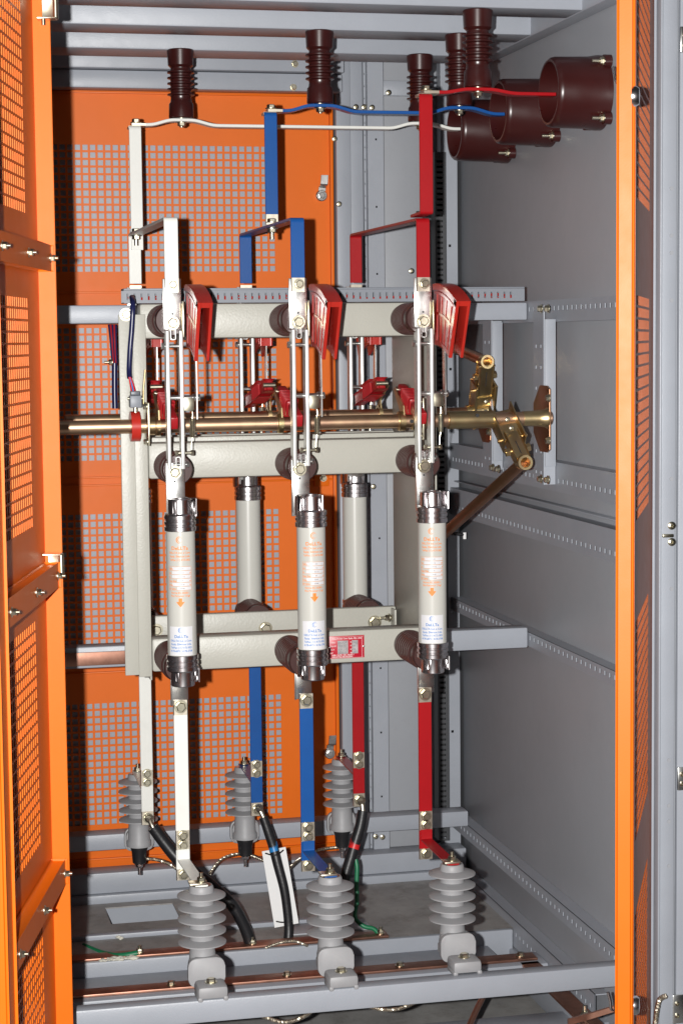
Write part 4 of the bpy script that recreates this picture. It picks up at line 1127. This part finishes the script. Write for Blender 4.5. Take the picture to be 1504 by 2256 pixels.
# earth leads
def tg(name, P, r, m, label, cat, sub=8, seg=12, group=None):
    pp = path(P); o = build(MB().tube(pp, r, seg, sub), name, m, loc=pp[0]); return tag(o, label, cat, group)
tg('earth_cable', [(783, 1893, .49), (786, 1912, .485), (785, 1950, .48), (786, 1985, .47), (782, 2020, .46), (800, 2040, .45), (822, 2046, .44), (836, 2060, .43)], .0048, 'green_cable', 'green earth cable hanging beside the red-taped cable and curling to the copper bar', 'cable')
tg('earth_cable', [(185, 2084, at(185, 2084, Z=FZ-.002).y), (225, 2100, at(225, 2100, Z=FZ+.0).y), (262, 2106, at(262, 2106, Z=FZ+.004).y), (304, 2100, at(304, 2100, Z=FZ+.010).y)], .0065, 'green_cable', 'green earth cable lying in putty at the lower left of the floor', 'cable')
pw = [(300, 2102, .435), (312, 2100, .43), (316, 2108, .43)]
def braid(P, r, label):
    pp = path(P)
    # dense path, then two helical strands round a core
    mb = MB(); mb.tube(pp, r*.8, 10, 8)
    Q = []
    for i in range(len(pp)-1):
        p0 = pp[max(i-1, 0)]; p1 = pp[i]; p2 = pp[i+1]; p3 = pp[min(i+2, len(pp)-1)]
        for k in range(24):
            t = k/24; Q.append(.5*((2*p1)+(p2-p0)*t+(2*p0-5*p1+4*p2-p3)*t*t+(3*p1-p0-3*p2+p3)*t**3))
    for ph in (0, 2.1, 4.2):
        pts = []
        for i, p in enumerate(Q):
            d = (Q[min(i+1, len(Q)-1)]-Q[max(0, i-1)]).normalized(); u = (Z_-d*Z_.dot(d)); u = u.normalized() if u.length > .1 else d.orthogonal().normalized(); w = d.cross(u)
            pts.append(p+(u*math.cos(ph+i*.9)+w*math.sin(ph+i*.9))*r*.75)
        mb.tube(pts, r*.42, 6, 1)
    return tag(build(mb, 'braided_strap', 'tin', loc=pp[0]), label, 'earth braid', 'bare braided earth leads')
braid([(308, 1892, .69), (340, 1893, .68), (372, 1903, .67), (400, 1922, .66)], .0036, 'bare braided lead running from under the back left insulator to the right')
braid([(462, 1925, .66), (490, 1892, .68), (535, 1881, .69), (578, 1895, .68), (612, 1915, .66)], .0034, 'bare braided lead arching under the back centre insulator')
braid([(638, 1912, .64), (665, 1890, .67), (705, 1872, .69), (750, 1866, .69)], .0034, 'bare braided lead running under the back right insulator to the left')
braid([(585, 2088, .40), (620, 2076, .40), (650, 2074, .40), (678, 2084, .40)], .003, 'bare braided lead lying on the rear floor channel at the centre')
braid([(578, 2238, -.2), (620, 2252, -.2), (660, 2244, -.2), (688, 2226, -.19)], .0036, 'bare braided lead looping below the front beam near the centre')
braid([(806, 2214, -.19), (840, 2224, -.2), (880, 2222, -.2), (918, 2206, -.19)], .0034, 'bare braided lead looping below the front beam right of centre')
braid([(1466, 2194, -.50), (1452, 2202, -.50), (1446, 2225, -.505), (1441, 2262, -.51)], .0042, 'bare braided lead hanging on the neighbouring cabinet at the lower right')
tg('copper_rod', [(1067, 2188, -.1), (1050, 2222, -.14), (1032, 2262, -.18)], .0055, 'copper', 'short slanted copper rod below the front beam', 'rod', 2)
# green putty lump etc
def lump(label, c, r, n, seed):
    rnd = random.Random(seed); mb = MB()
    for k in range(n):
        p = Vector(c)+Vector((rnd.uniform(-1, 1)*r[0], rnd.uniform(-1, 1)*r[1], rnd.uniform(0, .3)*r[2]))
        rr = r[2]*rnd.uniform(.25, .6)
        v0 = len(mb.bm.verts)
        g = bmesh.ops.create_icosphere(mb.bm, subdivisions=2, radius=rr)
        for v in g['verts']: v.co = Vector((v.co.x*rnd.uniform(1.3, 1.6), v.co.y*1.2, v.co.z*.7))*(1+rnd.uniform(-.25, .25))+p
    return tag(build(mb, 'putty_lump', 'putty', loc=c), label, 'putty', 'lumps of sealing putty')
c = at(262, 2113, Z=FZ+.006); lump('crumbly pale putty around the green cable at the lower left', c, (.036, .006, .009), 26, 3)
c = at(262, 2065, Z=FZ+.004); lump('small pale putty crumb on the floor left, below the rectangular cut-out', c, (.008, .012, .008), 9, 5)
build_ = None
# bits on the lower right of the side panel
t = thing('earthing_stud', 'copper and chrome earthing stud at the lower right beside the door', 'earthing stud', (1.25, -.38, .2))
build(MB().strap([at(1250, 2252, Y=-.36), at(1300, 2238, Y=-.36), at(1352, 2222, Y=-.38)], Z_, .012, .006, .01), 'copper_strap', 'copper', t)
build(MB().tube([at(1338, 2186, Y=-.38), at(1343, 2205, Y=-.38), at(1345, 2222, Y=-.38), at(1355, 2226, Y=-.38)], .003, 10, 5), 'hook', 'chrome', t)
t2 = tag(build(MB().tube([at(1350, 148, X=1.27), at(1354, 165, X=1.27), at(1356, 180, X=1.27), at(1366, 184, X=1.27)], .0028, 10, 5), 'hook', 'chrome', loc=at(1350, 148, X=1.27)), 'small chrome hook on the side panel beside the nearest bushing', 'hook')
t3 = thing('proximity_bolt', 'small white-tipped bolt on the side panel below the slanted golden rod', 'bolt', at(1000, 1175, X=1.25))
p = at(990, 1175, X=1.24); build(MB().cyl(p, p+Vector((.03, -.02, -.002)), .004), 'stem', 'black_rubber', t3); build(MB().cyl(p+Vector((-.006, .004, .0)), p, .005), 'tip', 'card_white', t3)
build(MB().cyl(p+Vector((.03, -.02, -.012)), p+Vector((.03, -.02, .003)), .004), 'tip', 'card_white', t3)
